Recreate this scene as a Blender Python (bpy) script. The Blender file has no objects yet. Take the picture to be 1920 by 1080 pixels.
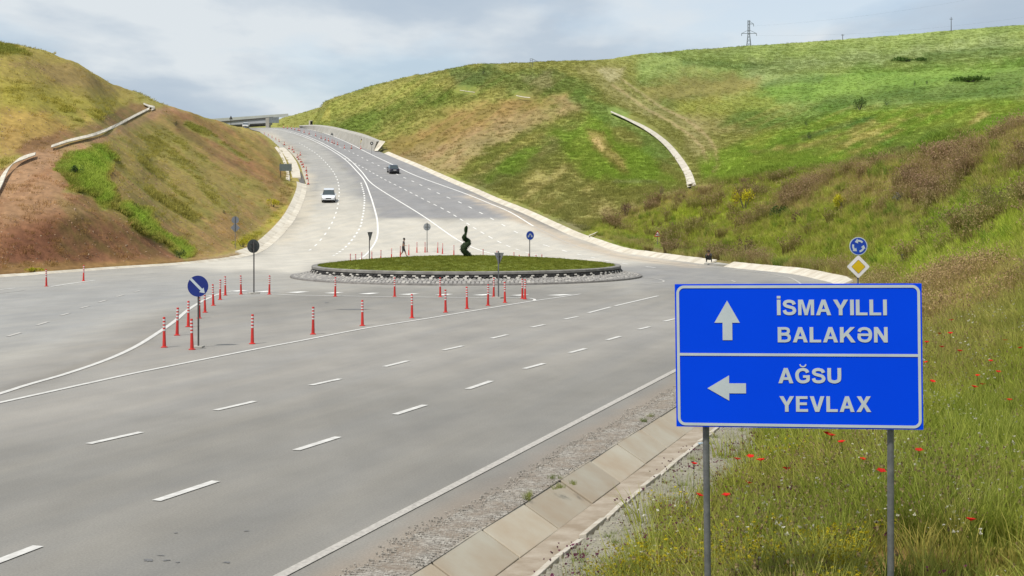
import bpy, bmesh, math, random
import numpy as np
from mathutils import Vector, Matrix
from mathutils.geometry import delaunay_2d_cdt
R = math.radians
random.seed(7); rng = np.random.default_rng(7)
S = bpy.context.scene
COL = S.collection

# ------------------------------------------------------------------ camera
F, HY, CH = 2600.0, 389.0, 4.7          # focal length in photo pixels, horizon row, camera height
cam = bpy.data.cameras.new('camera'); cam.sensor_width = 36; cam.lens = F/1920*36
cam.shift_y = -(540-HY)/1920; cam.clip_start = .1; cam.clip_end = 20000
camo = bpy.data.objects.new('camera', cam); COL.objects.link(camo)
camo.location = (0, 0, CH); camo.rotation_euler = (R(90), 0, 0); S.camera = camo
# ------------------------------------------------------------------ exposure
S.view_settings.view_transform = 'Standard'; S.view_settings.look = 'None'
S.view_settings.gamma = 1; S.view_settings.use_curve_mapping = False
S.view_settings.exposure = 0.65
# ------------------------------------------------------------------ sun
SUN = Vector((-.36, -.50, 1.0)).normalized()
sl = bpy.data.lights.new('sun', 'SUN'); sl.energy = 3.0; sl.angle = R(4); sl.color = (1, .955, .88)
so = bpy.data.objects.new('sun', sl); COL.objects.link(so)
so.rotation_euler = SUN.to_track_quat('Z', 'Y').to_euler(); so.location = (0, 0, 60)
# ------------------------------------------------------------------ sky with broken cloud
W = bpy.data.worlds.new('World'); S.world = W; W.use_nodes = True
nt = W.node_tree; nt.nodes.clear(); N = nt.nodes.new; LK = nt.links.new
out = N('ShaderNodeOutputWorld'); bg = N('ShaderNodeBackground'); bg.inputs[1].default_value = .1
LK(bg.outputs[0], out.inputs[0])
sky = N('ShaderNodeTexSky'); sky.sky_type = 'NISHITA'; sky.sun_disc = False
sky.sun_elevation = math.asin(SUN.z); sky.sun_rotation = math.atan2(SUN.x, SUN.y)
sky.air_density = 1; sky.dust_density = 2; sky.altitude = 500
tc = N('ShaderNodeTexCoord'); sep = N('ShaderNodeSeparateXYZ'); LK(tc.outputs['Generated'], sep.inputs[0])
def wmath(op, a, b=None):
    m = N('ShaderNodeMath'); m.operation = op
    for i, v in enumerate((a, b)):
        if v is None: continue
        if isinstance(v, (int, float)): m.inputs[i].default_value = v
        else: LK(v, m.inputs[i])
    return m.outputs[0]
zc = wmath('ADD', wmath('MAXIMUM', sep.outputs[2], 0.0), .10)
cmb = N('ShaderNodeCombineXYZ')
LK(wmath('DIVIDE', sep.outputs[0], zc), cmb.inputs[0]); LK(wmath('MULTIPLY', wmath('DIVIDE', sep.outputs[1], zc), .55), cmb.inputs[1])
def wnoise(sc, det, off, ro=.55):
    mp = N('ShaderNodeMapping'); mp.inputs['Location'].default_value = off; LK(cmb.outputs[0], mp.inputs[0])
    n = N('ShaderNodeTexNoise'); n.inputs['Scale'].default_value = sc; n.inputs['Detail'].default_value = det
    n.inputs['Roughness'].default_value = ro; LK(mp.outputs[0], n.inputs[0]); return n.outputs[0]
def wramp(src, stops):
    r = N('ShaderNodeValToRGB'); LK(src, r.inputs[0]); e = r.color_ramp.elements
    while len(e) < len(stops): e.new(.5)
    for i, (p, c) in enumerate(stops): e[i].position = p; e[i].color = (*c, 1)
    return r.outputs[0]
n1 = wnoise(1.2, 7, (3.1, 1.7, 0), .5); n2 = wnoise(1.1, 7, (5.2, 2.4, 2), .5)
cover = wramp(n1, [(.40, (.6,)*3), (.52, (.95,)*3)])
tone = wramp(n2, [(.40, (2.95, 3.5, 4.15)), (.50, (3.35, 3.85, 4.4)), (.60, (4.75, 5.05, 5.25))])
mixs = N('ShaderNodeMix'); mixs.data_type = 'RGBA'
LK(cover, mixs.inputs[0]); LK(sky.outputs[0], mixs.inputs[6]); LK(tone, mixs.inputs[7]); LK(mixs.outputs[2], bg.inputs[0])

# ------------------------------------------------------------------ helpers
GAIN = 2.0
def lin(c): c = c/255; return c/12.92 if c <= .04045 else ((c+.055)/1.055)**2.4
def alb(r, g, b, k=1.0): return tuple(min(.85, lin(v)/GAIN*k) for v in (r, g, b))
def sp(x, w): return w*np.logaddexp(0, np.asarray(x, float)/w)
def zr(Y): return .11*sp(np.asarray(Y, float)-145, 5) - .105*sp(np.asarray(Y, float)-405, 8)
def zrf(Y): return float(zr(Y))
def P(px, py, Y): return ((px-960)/F*Y, Y, CH+(HY-py)*Y/F)
_YS = np.geomspace(5, 430, 4000); _PY = HY-(zr(_YS)-CH)*F/_YS
def G(px, py):
    i = np.argmax(_PY <= py)
    if _PY[i] > py: i = int(np.argmin(_PY))
    if i == 0: Y = _YS[0]
    else:
        t = (_PY[i-1]-py)/(_PY[i-1]-_PY[i]+1e-9); Y = _YS[i-1]+t*(_YS[i]-_YS[i-1])
    return ((px-960)/F*Y, Y)
def cr(pts, n=8):                        # Catmull-Rom through points
    pts = [np.array(p, float) for p in pts]; pts = [2*pts[0]-pts[1]]+pts+[2*pts[-1]-pts[-2]]; o = []
    for i in range(1, len(pts)-2):
        p0, p1, p2, p3 = pts[i-1:i+3]
        for k in range(n):
            t = k/n; o.append(.5*((2*p1)+(p2-p0)*t+(2*p0-5*p1+4*p2-p3)*t*t+(3*p1-p0-3*p2+p3)*t**3))
    o.append(pts[-2]); return np.array(o)
def resample(pl, step):
    pl = np.asarray(pl, float); d = np.r_[0, np.cumsum(np.hypot(*np.diff(pl[:, :2], axis=0).T))]
    n = max(2, int(round(d[-1]/step))+1); s = np.linspace(0, d[-1], n)
    return np.stack([np.interp(s, d, pl[:, k]) for k in range(pl.shape[1])], 1)
def _h(ix, iy, s):
    v = (ix.astype(np.int64)*374761393+iy.astype(np.int64)*668265263+s*2147483647) & 0xffffffff
    v = ((v ^ (v >> 13))*1274126177) & 0xffffffff
    return ((v ^ (v >> 16)) & 0xffff)/65535.
def vn(x, y, s=0):
    x = np.asarray(x, float); y = np.asarray(y, float)
    ix = np.floor(x); iy = np.floor(y); fx = x-ix; fy = y-iy; fx = fx*fx*(3-2*fx); fy = fy*fy*(3-2*fy)
    a, b, c, d = _h(ix, iy, s), _h(ix+1, iy, s), _h(ix, iy+1, s), _h(ix+1, iy+1, s)
    return a+(b-a)*fx+(c-a)*fy+(a-b-c+d)*fx*fy
def fbm(x, y, o=4, s=0):
    r = 0; a = .5; t = 0
    for k in range(o): r = r+a*vn(x*2**k+17.3*k, y*2**k-9.1*k, s+k); t += a; a *= .5
    return r/t
def ss(a, b, x): t = np.clip((x-a)/(b-a), 0, 1); return t*t*(3-2*t)

def tag(o, label=None, cat=None, group=None, kind=None):
    if label: o['label'] = label
    if cat: o['category'] = cat
    if group: o['group'] = group
    if kind: o['kind'] = kind
    return o
def empty(name, loc=(0, 0, 0), rz=0):
    o = bpy.data.objects.new(name, None); COL.objects.link(o); o.location = loc; o.rotation_euler = (0, 0, rz)
    o.empty_display_size = .2; return o
def copy_tree(o, parent=None):
    c = o.copy(); COL.objects.link(c); c.parent = parent
    for ch in list(o.children): copy_tree(ch, c)
    return c
class MB:
    def __init__(s): s.v = []; s.f = []; s.m = []; s.mi = 0
    def add(s, vs, fs):
        k = len(s.v); s.v += [tuple(map(float, v)) for v in vs]; s.f += [tuple(i+k for i in f) for f in fs]; s.m += [s.mi]*len(fs)
        return s
    def box(s, c, d, rz=0, M=None):
        x, y, z = [q/2 for q in d]; vs = [(-x,-y,-z),(x,-y,-z),(x,y,-z),(-x,y,-z),(-x,-y,z),(x,-y,z),(x,y,z),(-x,y,z)]
        cs, sn = math.cos(rz), math.sin(rz)
        vs = [(c[0]+a*cs-b*sn, c[1]+a*sn+b*cs, c[2]+e) for a, b, e in vs]
        return s.add(vs, [(0,3,2,1),(4,5,6,7),(0,1,5,4),(1,2,6,5),(2,3,7,6),(3,0,4,7)])
    def cyl(s, p0, p1, r0, r1=None, n=10, caps=True):
        r1 = r0 if r1 is None else r1; p0 = Vector(p0); p1 = Vector(p1); d = (p1-p0).normalized()
        a = d.orthogonal().normalized(); b = d.cross(a); vs = []
        for p, r in ((p0, r0), (p1, r1)):
            for i in range(n):
                t = 2*math.pi*i/n; vs.append(p+a*(r*math.cos(t))+b*(r*math.sin(t)))
        fs = [(i, (i+1) % n, n+(i+1) % n, n+i) for i in range(n)]
        if caps: fs += [tuple(range(n-1, -1, -1)), tuple(range(n, 2*n))]
        return s.add(vs, fs)
    def lathe(s, prof, n=16, c=(0, 0, 0)):
        vs = [(c[0]+r*math.cos(2*math.pi*i/n), c[1]+r*math.sin(2*math.pi*i/n), c[2]+z) for r, z in prof for i in range(n)]
        fs = [(k*n+i, k*n+(i+1) % n, (k+1)*n+(i+1) % n, (k+1)*n+i) for k in range(len(prof)-1) for i in range(n)]
        fs += [tuple(range(n-1, -1, -1)), tuple(range((len(prof)-1)*n, len(prof)*n))]
        return s.add(vs, fs)
    def loft(s, rings, caps=True):
        n = len(rings[0]); vs = [p for r in rings for p in r]
        fs = [(k*n+i, k*n+(i+1) % n, (k+1)*n+(i+1) % n, (k+1)*n+i) for k in range(len(rings)-1) for i in range(n)]
        if caps: fs += [tuple(range(n-1, -1, -1)), tuple(range((len(rings)-1)*n, len(rings)*n))]
        return s.add(vs, fs)
    def prism(s, poly, y0, y1):          # polygon in the xz plane extruded along y
        n = len(poly); vs = [(x, y0, z) for x, z in poly]+[(x, y1, z) for x, z in poly]
        return s.add(vs, [tuple(range(n)), tuple(range(2*n-1, n-1, -1))]+[(i, n+i, n+(i+1) % n, (i+1) % n) for i in range(n)])
    def build(s, name, mat, parent=None, smooth=False, bevel=0, loc=None):
        me = bpy.data.meshes.new(name); me.from_pydata(s.v, [], s.f)
        for m in (mat if isinstance(mat, (list, tuple)) else [mat]): me.materials.append(m)
        if any(s.m): me.polygons.foreach_set('material_index', s.m)
        bm = bmesh.new(); bm.from_mesh(me); bmesh.ops.recalc_face_normals(bm, faces=bm.faces); bm.to_mesh(me); bm.free()
        if smooth: me.polygons.foreach_set('use_smooth', [True]*len(me.polygons))
        o = bpy.data.objects.new(name, me); COL.objects.link(o)
        if parent is not None: o.parent = parent
        if loc is not None: o.location = loc
        if bevel:
            b = o.modifiers.new('bevel', 'BEVEL'); b.width = bevel; b.segments = 2; b.limit_method = 'ANGLE'
        return o

# ------------------------------------------------------------------ materials
def newmat(name):
    m = bpy.data.materials.new(name); m.use_nodes = True; t = m.node_tree; b = t.nodes['Principled BSDF']
    return m, t, b
def nmath(t, op, a, b=None, clamp=False):
    m = t.nodes.new('ShaderNodeMath'); m.operation = op; m.use_clamp = clamp
    for i, v in enumerate((a, b)):
        if v is None: continue
        if isinstance(v, (int, float)): m.inputs[i].default_value = v
        else: t.links.new(v, m.inputs[i])
    return m.outputs[0]
def nnoise(t, scale, detail=3, rough=.5, vec=None, stretch=None, rot=None):
    n = t.nodes.new('ShaderNodeTexNoise'); n.inputs['Scale'].default_value = scale
    n.inputs['Detail'].default_value = detail; n.inputs['Roughness'].default_value = rough
    if vec is None: vec = t.nodes.new('ShaderNodeNewGeometry').outputs['Position']
    if stretch:
        mp = t.nodes.new('ShaderNodeMapping')
        mp.vector_type = 'POINT'; mp.inputs['Scale'].default_value = stretch
        if rot:
            m0 = t.nodes.new('ShaderNodeMapping'); m0.inputs['Rotation'].default_value = (0, 0, rot); t.links.new(vec, m0.inputs[0]); vec = m0.outputs[0]
        t.links.new(vec, mp.inputs[0]); vec = mp.outputs[0]
    t.links.new(vec, n.inputs['Vector']); return n.outputs[0]
def nmix(t, f, a, b, mode='MIX'):
    m = t.nodes.new('ShaderNodeMix'); m.data_type = 'RGBA'; m.blend_type = mode
    for i, v in ((0, f), (6, a), (7, b)):
        if isinstance(v, (int, float)): m.inputs[i].default_value = v
        elif isinstance(v, tuple): m.inputs[i].default_value = (*v[:3], 1)
        else: t.links.new(v, m.inputs[i])
    return m.outputs[2]
def nramp(t, src, stops):
    r = t.nodes.new('ShaderNodeValToRGB'); t.links.new(src, r.inputs[0]); e = r.color_ramp.elements
    while len(e) < len(stops): e.new(.5)
    for i, (p, c) in enumerate(stops):
        e[i].position = p; e[i].color = (*c, 1) if isinstance(c, tuple) else (c, c, c, 1)
    return r.outputs[0]
def nbump(t, b, h, strength=.3, dist=.02):
    n = t.nodes.new('ShaderNodeBump'); n.inputs['Strength'].default_value = strength; n.inputs['Distance'].default_value = dist
    t.links.new(h, n.inputs['Height']); t.links.new(n.outputs[0], b.inputs['Normal'])
def pmat(name, c1, c2=None, scale=3, rough=.7, bump=0, metal=0, lo=.35, hi=.65, obj=False, var=0):
    m, t, b = newmat(name); b.inputs['Roughness'].default_value = rough; b.inputs['Metallic'].default_value = metal
    if c2 is None: c2 = tuple(x*.8 for x in c1)
    vec = t.nodes.new('ShaderNodeTexCoord').outputs['Object'] if obj else None
    n = nnoise(t, scale, 5, .6, vec=vec); c = nmix(t, nramp(t, n, [(lo, 0.), (hi, 1.)]), c1, c2)
    if var:
        oi = t.nodes.new('ShaderNodeObjectInfo'); k = nmath(t, 'ADD', nmath(t, 'MULTIPLY', oi.outputs['Random'], var), 1-var/2)
        cc = t.nodes.new('ShaderNodeCombineColor')
        for i in range(3): t.links.new(k, cc.inputs[i])
        c = nmix(t, 1., c, cc.outputs[0], 'MULTIPLY')
    t.links.new(c, b.inputs['Base Color'])
    if bump: nbump(t, b, nnoise(t, scale*6, 4, .6, vec=vec), bump, .01)
    return m
M = {}
M['galv'] = pmat('galvanised_steel', alb(150, 152, 152), alb(125, 128, 130), 12, .45, metal=.3)
M['dark_pole'] = pmat('weathered_pole', alb(105, 100, 98), alb(80, 78, 76), 9, .6)
M['sign_back'] = pmat('sign_back_metal', alb(150, 152, 150), alb(125, 128, 128), 3, .5, metal=.2, obj=True)
M['sign_back_dark'] = pmat('dark_sign_back', alb(105, 108, 104), alb(88, 92, 90), 3, .55, obj=True)
M['blue'] = pmat('blue_sign_sheeting', (.0001, .050, .66), (.0001, .045, .61), .8, .38, obj=True, lo=.3, hi=.8)
for k_ in ('blue',): M[k_].node_tree.nodes['Principled BSDF'].inputs['Specular IOR Level'].default_value = .05; M[k_].node_tree.nodes['Principled BSDF'].inputs['Roughness'].default_value = .6
M['navy'] = pmat('navy_sign_sheeting', (.002, .011, .13), (.003, .018, .16), 2, .4, obj=True)
M['round_blue'] = pmat('round_sign_blue', (.001, .03, .30), (.002, .05, .34), 2, .4, obj=True)
M['refl'] = pmat('reflective_white', alb(222, 232, 236, 1.15), alb(210, 222, 230, 1.15), 3, .4, obj=True)
M['white'] = pmat('white_paint', (.62, .62, .61), (.52, .52, .50), 4, .5, obj=True)
M['yellow'] = pmat('yellow_sheeting', (.55, .38, .005), (.5, .34, .005), 4, .4, obj=True)
M['black'] = pmat('black_rubber', (.015, .015, .015), (.03, .03, .03), 8, .8, obj=True)
M['red'] = pmat('post_red', (.50, .020, .014), (.40, .022, .016), 6, .5, obj=True, var=.25)
M['band'] = pmat('post_white_band', (.60, .58, .57), (.48, .46, .45), 20, .5, obj=True)
M['cone'] = pmat('cone_orange_red', (.42, .06, .03), (.34, .05, .03), 8, .6, obj=True, var=.3)
M['conc'] = pmat('pale_concrete', alb(250, 242, 224, 1.15), alb(232, 220, 198, 1.05), .8, .85, bump=.3, var=.12)
M['conc_grey'] = pmat('grey_concrete', alb(218, 214, 204), alb(194, 190, 178), .7, .85, bump=.3)
M['slab'] = pmat('slab_concrete', alb(218, 210, 190), alb(206, 188, 162), .9, .85, bump=.25, var=.26)
M['slabf'] = pmat('channel_floor_concrete', alb(208, 194, 174), alb(176, 158, 134), 2.2, .9, bump=.3)
M['lip'] = pmat('channel_lip', alb(240, 232, 216), alb(214, 202, 182), 5, .85, bump=.3)
M['stone'] = pmat('wall_stone_dark', alb(58, 56, 54), alb(40, 38, 38), 9, .8)
M['stonew'] = pmat('wall_stone_white', alb(240, 236, 226), alb(212, 206, 196), 9, .8, var=.2)
M['cobble'] = pmat('cobble_grey', alb(200, 196, 190), alb(164, 160, 155), 5, .85, var=.3)
M['skin'] = pmat('skin', (.26, .14, .09), (.22, .12, .08), 10, .6, obj=True)
M['cloth_dark'] = pmat('dark_cloth', (.025, .024, .026), (.04, .036, .036), 12, .9, obj=True)
M['shirt'] = pmat('grey_shirt', (.075, .065, .065), (.055, .05, .05), 12, .9, obj=True)
M['vest'] = pmat('hi_vis_vest', (.45, .42, .12), (.5, .45, .3), 9, .8, obj=True)
M['orange_trousers'] = pmat('red_trousers', (.3, .05, .03), (.22, .04, .03), 9, .8, obj=True)
M['hair'] = pmat('hair', (.012, .01, .008), (.02, .015, .012), 20, .9, obj=True)

def paint_mat(name, col, coat=.6, rough=.3):
    m, t, b = newmat(name); t.links.new(nmix(t, nnoise(t, 3, 2, .5), col, tuple(c*.93 for c in col)), b.inputs['Base Color'])
    b.inputs['Roughness'].default_value = rough; b.inputs['Coat Weight'].default_value = coat; return m
M['car_white'] = paint_mat('white_car_paint', (.72, .74, .77)); M['car_dark'] = paint_mat('dark_car_paint', (.012, .014, .03))
M['glass'] = paint_mat('car_glass', (.03, .045, .05), .8, .08); M['tyre'] = M['black']
M['rim'] = pmat('wheel_rim', (.4, .4, .42), (.3, .3, .32), 5, .3, metal=.7, obj=True)
M['lamp'] = paint_mat('lamp_glass', (.6, .62, .65)); M['tail'] = paint_mat('tail_lamp', (.25, .01, .01))
M['trim'] = paint_mat('car_black_trim', (.012, .012, .014), 0, .6)

# terrain / road use a colour attribute (land cover) with fine procedural relief on top
def cover_mat(name, fine, bumpd, rough, contrast=.5, big=.15):
    m, t, b = newmat(name); a = t.nodes.new('ShaderNodeVertexColor'); a.layer_name = 'cover'
    n = nnoise(t, fine, 6, .65); n2 = nnoise(t, big, 4, .6)
    k = nramp(t, n, [(.28, 1-contrast), (.72, 1+contrast*.8)]); k2 = nramp(t, n2, [(.3, .88), (.7, 1.12)])
    c = nmix(t, 1., nmix(t, 1., a.outputs[0], k, 'MULTIPLY'), k2, 'MULTIPLY')
    t.links.new(c, b.inputs['Base Color']); b.inputs['Roughness'].default_value = rough
    b.inputs['Specular IOR Level'].default_value = .15
    nbump(t, b, n, .6, bumpd); return m
M['terrain'] = cover_mat('hillside', 1.3, .2, .95, .30, .12)
def road_mat():
    m, t, b = newmat('asphalt'); a = t.nodes.new('ShaderNodeVertexColor'); a.layer_name = 'cover'
    grit = nnoise(t, 28, 5, .75); blot = nnoise(t, .35, 5, .6); st = nnoise(t, 1.0, 5, .55, stretch=(.9, .09, 1), rot=R(18))
    st2 = nnoise(t, 3.2, 5, .6, stretch=(1, .08, 1), rot=R(20))
    c = nmix(t, 1., a.outputs[0], nramp(t, grit, [(.25, .74), (.75, 1.22)]), 'MULTIPLY')
    c = nmix(t, 1., c, nramp(t, blot, [(.3, .93), (.7, 1.08)]), 'MULTIPLY')
    c = nmix(t, 1., c, nramp(t, st, [(.35, (.94, .945, .955)), (.65, (1.055, 1.04, 1.015))]), 'MULTIPLY')
    st3 = nnoise(t, .55, 4, .6, stretch=(1, .05, 1), rot=R(-12)); c = nmix(t, 1., c, nramp(t, st3, [(.3, .95), (.7, 1.05)]), 'MULTIPLY')
    c = nmix(t, 1., c, nramp(t, st2, [(.3, .97), (.7, 1.03)]), 'MULTIPLY')
    crack = nnoise(t, 1.7, 8, .7, stretch=(1, .25, 1)); c = nmix(t, nramp(t, crack, [(.735, 0.), (.76, .35)]), c, (.10, .10, .10))
    t.links.new(c, b.inputs['Base Color']); b.inputs['Roughness'].default_value = .88; b.inputs['Specular IOR Level'].default_value = .25
    nbump(t, b, grit, .35, .012); return m
M['asphalt'] = road_mat()
def line_mat():
    m, t, b = newmat('road_paint'); g = nnoise(t, 22, 5, .75); w = nnoise(t, 1.3, 4, .6)
    c = nmix(t, nramp(t, w, [(.35, 0.), (.7, .5)]), alb(252, 251, 246, 1.45), alb(235, 231, 222, 1.2))
    c = nmix(t, nramp(t, nmath(t, 'MULTIPLY', g, w), [(.33, 0.), (.42, .75)]), c, alb(190, 186, 180))
    t.links.new(c, b.inputs['Base Color']); b.inputs['Roughness'].default_value = .7; return m
M['line'] = line_mat()
M['line_near'] = pmat('road_paint_near', alb(246, 244, 238, 1.2), alb(222, 219, 212), 5, .75, lo=.35, hi=.75)
M['line_edge'] = pmat('road_paint_edge', alb(230, 224, 214), alb(192, 187, 178), 14, .8, lo=.38, hi=.68)
def old_line_mat():
    m, t, b = newmat('worn_road_paint'); g = nnoise(t, 18, 5, .75); w = nnoise(t, .7, 4, .6)
    c = nmix(t, nramp(t, g, [(.45, 0.), (.6, .8)]), alb(240, 236, 228), alb(196, 192, 184))
    t.links.new(c, b.inputs['Base Color']); b.inputs['Roughness'].default_value = .8; return m
M['worn'] = old_line_mat()

def leaf_mat(name, c1, c2, inst=True, tintmix=.75, trans=.4, k=1.6, vary=.30):
    m, t, b = newmat(name)
    c1 = tuple(v*k for v in c1); c2 = tuple(v*k for v in c2); kk = k/1.6
    oi = t.nodes.new('ShaderNodeObjectInfo'); r = oi.outputs['Random']
    c = nmix(t, r, c1, c2)
    if inst:
        a = t.nodes.new('ShaderNodeAttribute'); a.attribute_type = 'INSTANCER'; a.attribute_name = 'tcol'
        k = nramp(t, r, [(0., (1-vary)*kk*.95), (1., (1+vary)*kk)]); tc_ = nmix(t, 1., a.outputs[0], k, 'MULTIPLY')
        c = nmix(t, tintmix, c, tc_)
    n = nnoise(t, 6, 2, .5); c = nmix(t, 1., c, nramp(t, n, [(.3, .8), (.7, 1.2)]), 'MULTIPLY')
    t.links.new(c, b.inputs['Base Color']); b.inputs['Roughness'].default_value = .75; b.inputs['Specular IOR Level'].default_value = .2
    tr = t.nodes.new('ShaderNodeBsdfTranslucent'); t.links.new(c, tr.inputs[0])
    mx = t.nodes.new('ShaderNodeMixShader'); mx.inputs[0].default_value = trans
    t.links.new(b.outputs[0], mx.inputs[1]); t.links.new(tr.outputs[0], mx.inputs[2])
    t.links.new(mx.outputs[0], t.nodes['Material Output'].inputs[0]); return m

# ------------------------------------------------------------------ road outline in the world
RIGHT_NEAR = [(-14.0, -20.0), (-7.13, 0.0)] + [(-1.062+.631*k, 18.40+1.836*k) for k in range(-8, 26)] + [(17.55, 74.5), (19.0, 81.0)]
rf = [(1558,529.6),(1529,523),(1487.5,514),(1440,508.8),(1387,503.8),(1359,500.3),(1320,495.6),(1287,491),(1250,486),(1200,478.5),(1173,475),(1116.7,458),(1073,443),
      (1026.7,421.7),(973,396.7),(923,376.7),(886.7,360),(840,340),(773,310),(744.6,298.3),(711,284),(684,276),(650,262),(618,251),(590,243),(560,238.5)]
RIGHT_FAR = [G(*p) for p in rf]
lf = [(472,243.5),(496.7,250),(515.4,260.8),(530,273),(546.7,288),(561,306.7),(567.5,325),(573.5,344),(574.8,356.7),(567.5,381.7),(550.8,415),(513,456.7),(467,480),(416.7,488),
      (333,496.7),(233,503),(100,513),(0,520)]
LEFT = [G(*p) for p in lf]
rnear = RIGHT_NEAR
rfar = cr(RIGHT_FAR, 4); left = cr(LEFT, 4)
top = [(-95., 470.), (-110., 520.)]
FARR = [(-62., 470.), (-75., 520.)]
poly = np.array(list(rnear)+list(map(tuple, rfar))+FARR+top[::-1]+list(map(tuple, left))+[(-42., 78.), (-55., 58.), (-80., 38.), (-120., 18.), (-120., -20.)])
def seg_dist(X, Y, pl, closed=False):
    best = np.full(X.shape, 1e9); n = len(pl)
    for i in range(n if closed else n-1):
        a = pl[i]; b = pl[(i+1) % n]; dx, dy = b[0]-a[0], b[1]-a[1]; L = dx*dx+dy*dy+1e-12
        t = np.clip(((X-a[0])*dx+(Y-a[1])*dy)/L, 0, 1); d = (X-a[0]-t*dx)**2+(Y-a[1]-t*dy)**2
        np.minimum(best, d, out=best)
    return np.sqrt(best)
def inside(X, Y, pl):
    r = np.zeros(X.shape, bool); n = len(pl)
    for i in range(n):
        x1, y1 = pl[i]; x2, y2 = pl[(i+1) % n]
        if y1 == y2: continue
        c = ((y1 > Y) != (y2 > Y)) & (X < (x2-x1)*(Y-y1)/(y2-y1)+x1); r ^= c
    return r
def sdist(X, Y): d = seg_dist(X, Y, poly, True); return np.where(inside(X, Y, poly), -d, d)

# ------------------------------------------------------------------ terrain
CP = []
def cp(px, *pairs):
    for py, Y in pairs: CP.append((px, py, Y))
cp(-150, (455,99),(380,106),(335,113),(295,120),(190,140),(60,165),(90,210),(250,400))
cp(0, (440,103),(375,110),(335,118),(295,124),(200,142),(80,165),(95,200),(200,300),(260,600))
cp(120, (430,106),(360,115),(302,126),(288,131),(250,141),(170,165),(108,190),(130,230),(230,400))
cp(240, (450,113),(390,121),(330,138),(270,156),(238,186),(215,202),(190,225),(166,250),(190,300),(250,450))
cp(300, (440,124),(350,150),(280,184),(215,230),(200,246),(228,320),(260,600))
cp(345, (450,132),(300,185),(240,235),(209,270))
cp(400, (440,141),(360,165),(290,210),(250,250),(227,300),(240,360),(250,600))
cp(470, (432,152),(400,168),(330,205),(280,250),(252,302),(244,350))
cp(520, (405,176),(360,198),(320,225)); cp(440, (240,335),(241,350))
cp(430, (243,420),(248,700)); cp(500, (240,430),(244,480),(252,800))
cp(1250, (1330,14)); cp(1920, (1310,13.5),(1080,17.2),(900,22.5),(750,29.5),(600,41),(500,54),(400,68),(330,78),(240,90),(262,112),(255,150),(235,220),(180,330),(198,400),(150,520),(100,700),(47,950),(70,1500))
cp(2070, (1280,13.5),(1060,17.2),(870,22.5),(720,29.5),(560,40),(450,52),(330,68),(200,84),(225,110),(225,160),(165,330),(180,400),(90,700),(42,950),(60,1500))
cp(1735, (1340,13.5),(1080,17),(800,28),(650,43),(560,60),(500,72),(400,90),(288,105),(305,140),(262,220),(228,270),(193,330),(205,420),(150,560),(60,950),(85,1500))
cp(1500, (1100,17.5),(900,23.5),(760,31)); cp(1350, (1120,17.5),(1000,21),(880,25.8))
cp(1600, (500,93),(460,99),(400,108),(318,118),(335,160),(280,220),(240,270),(205,320),(212,380),(150,560),(70,950),(95,1500))
cp(1450, (490,109),(440,118),(380,128),(324,138),(332,170),(290,220),(250,290),(235,350),(160,550),(81,950),(105,1500))
cp(1300, (480,127),(440,135),(395,145),(356,153),(357,175),(330,210),(280,270),(220,350),(150,520),(94,800),(115,1200))
cp(1200, (455,152),(430,162),(400,172),(370,186),(320,215),(250,270),(200,320),(150,400),(102,560),(115,900))
cp(1100, (410,178),(350,210),(280,245),(210,285),(185,300),(150,330),(115,380),(125,600),(140,1000))
cp(1000, (370,202),(300,235),(230,275),(180,300),(150,315),(116,335),(130,500))
cp(890, (340,226),(300,245),(240,280),(175,315),(150,325),(121,340),(140,500))
cp(760, (285,296),(240,325),(190,350),(146,380),(165,500))
cp(680, (250,345),(205,385),(167,410),(185,520)); cp(600, (226,400),(194,430),(205,540)); cp(555, (210,455),(218,600))
edge_s = [(960+x/y*F, HY-(zrf(y)-CH)*F/y, y) for x, y in list(rnear[4:])[::3]+list(map(tuple, rfar))[::4]+list(map(tuple, left))[::4] if y > 9]
for p in edge_s: CP.append((p[0], p[1]-(3 if p[2] > 85 else -4), p[2]))
for px, py in ((300,700),(600,900),(900,640),(200,560),(700,540),(1100,540),(1000,1000),(100,1000),(760,420),(640,300)):
    x, y = G(px, py); CP.append((px, py, y))
CP = np.array(CP, float)
def cuv(px, Y): return (px-960)/260., np.log(Y)*2.6
cu, cv = cuv(CP[:, 0], CP[:, 2]); n = len(CP)
def tps(r2): return .5*r2*np.log(r2+1e-9)
K = tps((cu[:, None]-cu)**2+(cv[:, None]-cv)**2)+np.eye(n)*2e-3; Pm = np.stack([np.ones(n), cu, cv], 1)
A = np.block([[K, Pm], [Pm.T, np.zeros((3, 3))]]); wts = np.linalg.solve(A, np.r_[CP[:, 1], 0, 0, 0])
def rbf(px, Y):
    u, v = cuv(np.clip(px, -150, 2070), np.clip(Y, 12, 1500)); sh = u.shape; u = u.ravel(); v = v.ravel(); o = np.empty(u.shape)
    for i in range(0, len(u), 40000):
        a, b = u[i:i+40000], v[i:i+40000]
        o[i:i+40000] = tps((a[:, None]-cu)**2+(b[:, None]-cv)**2) @ wts[:n]+wts[n]+wts[n+1]*a+wts[n+2]*b
    return o.reshape(sh)
near_line = np.array(rnear)
cols = np.r_[np.linspace(-2600, -60, 40)[:-1], np.arange(-60, 1981, 3.0), np.linspace(1984, 4600, 40)]
rows = np.r_[np.geomspace(6, 88, 190)[:-1], np.geomspace(88, 460, 430)[:-1], np.geomspace(460, 2600, 110)]
PX, YY = np.meshgrid(cols, rows); XX = (PX-960)/F*YY
ELEV = rbf(PX, YY); 
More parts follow.
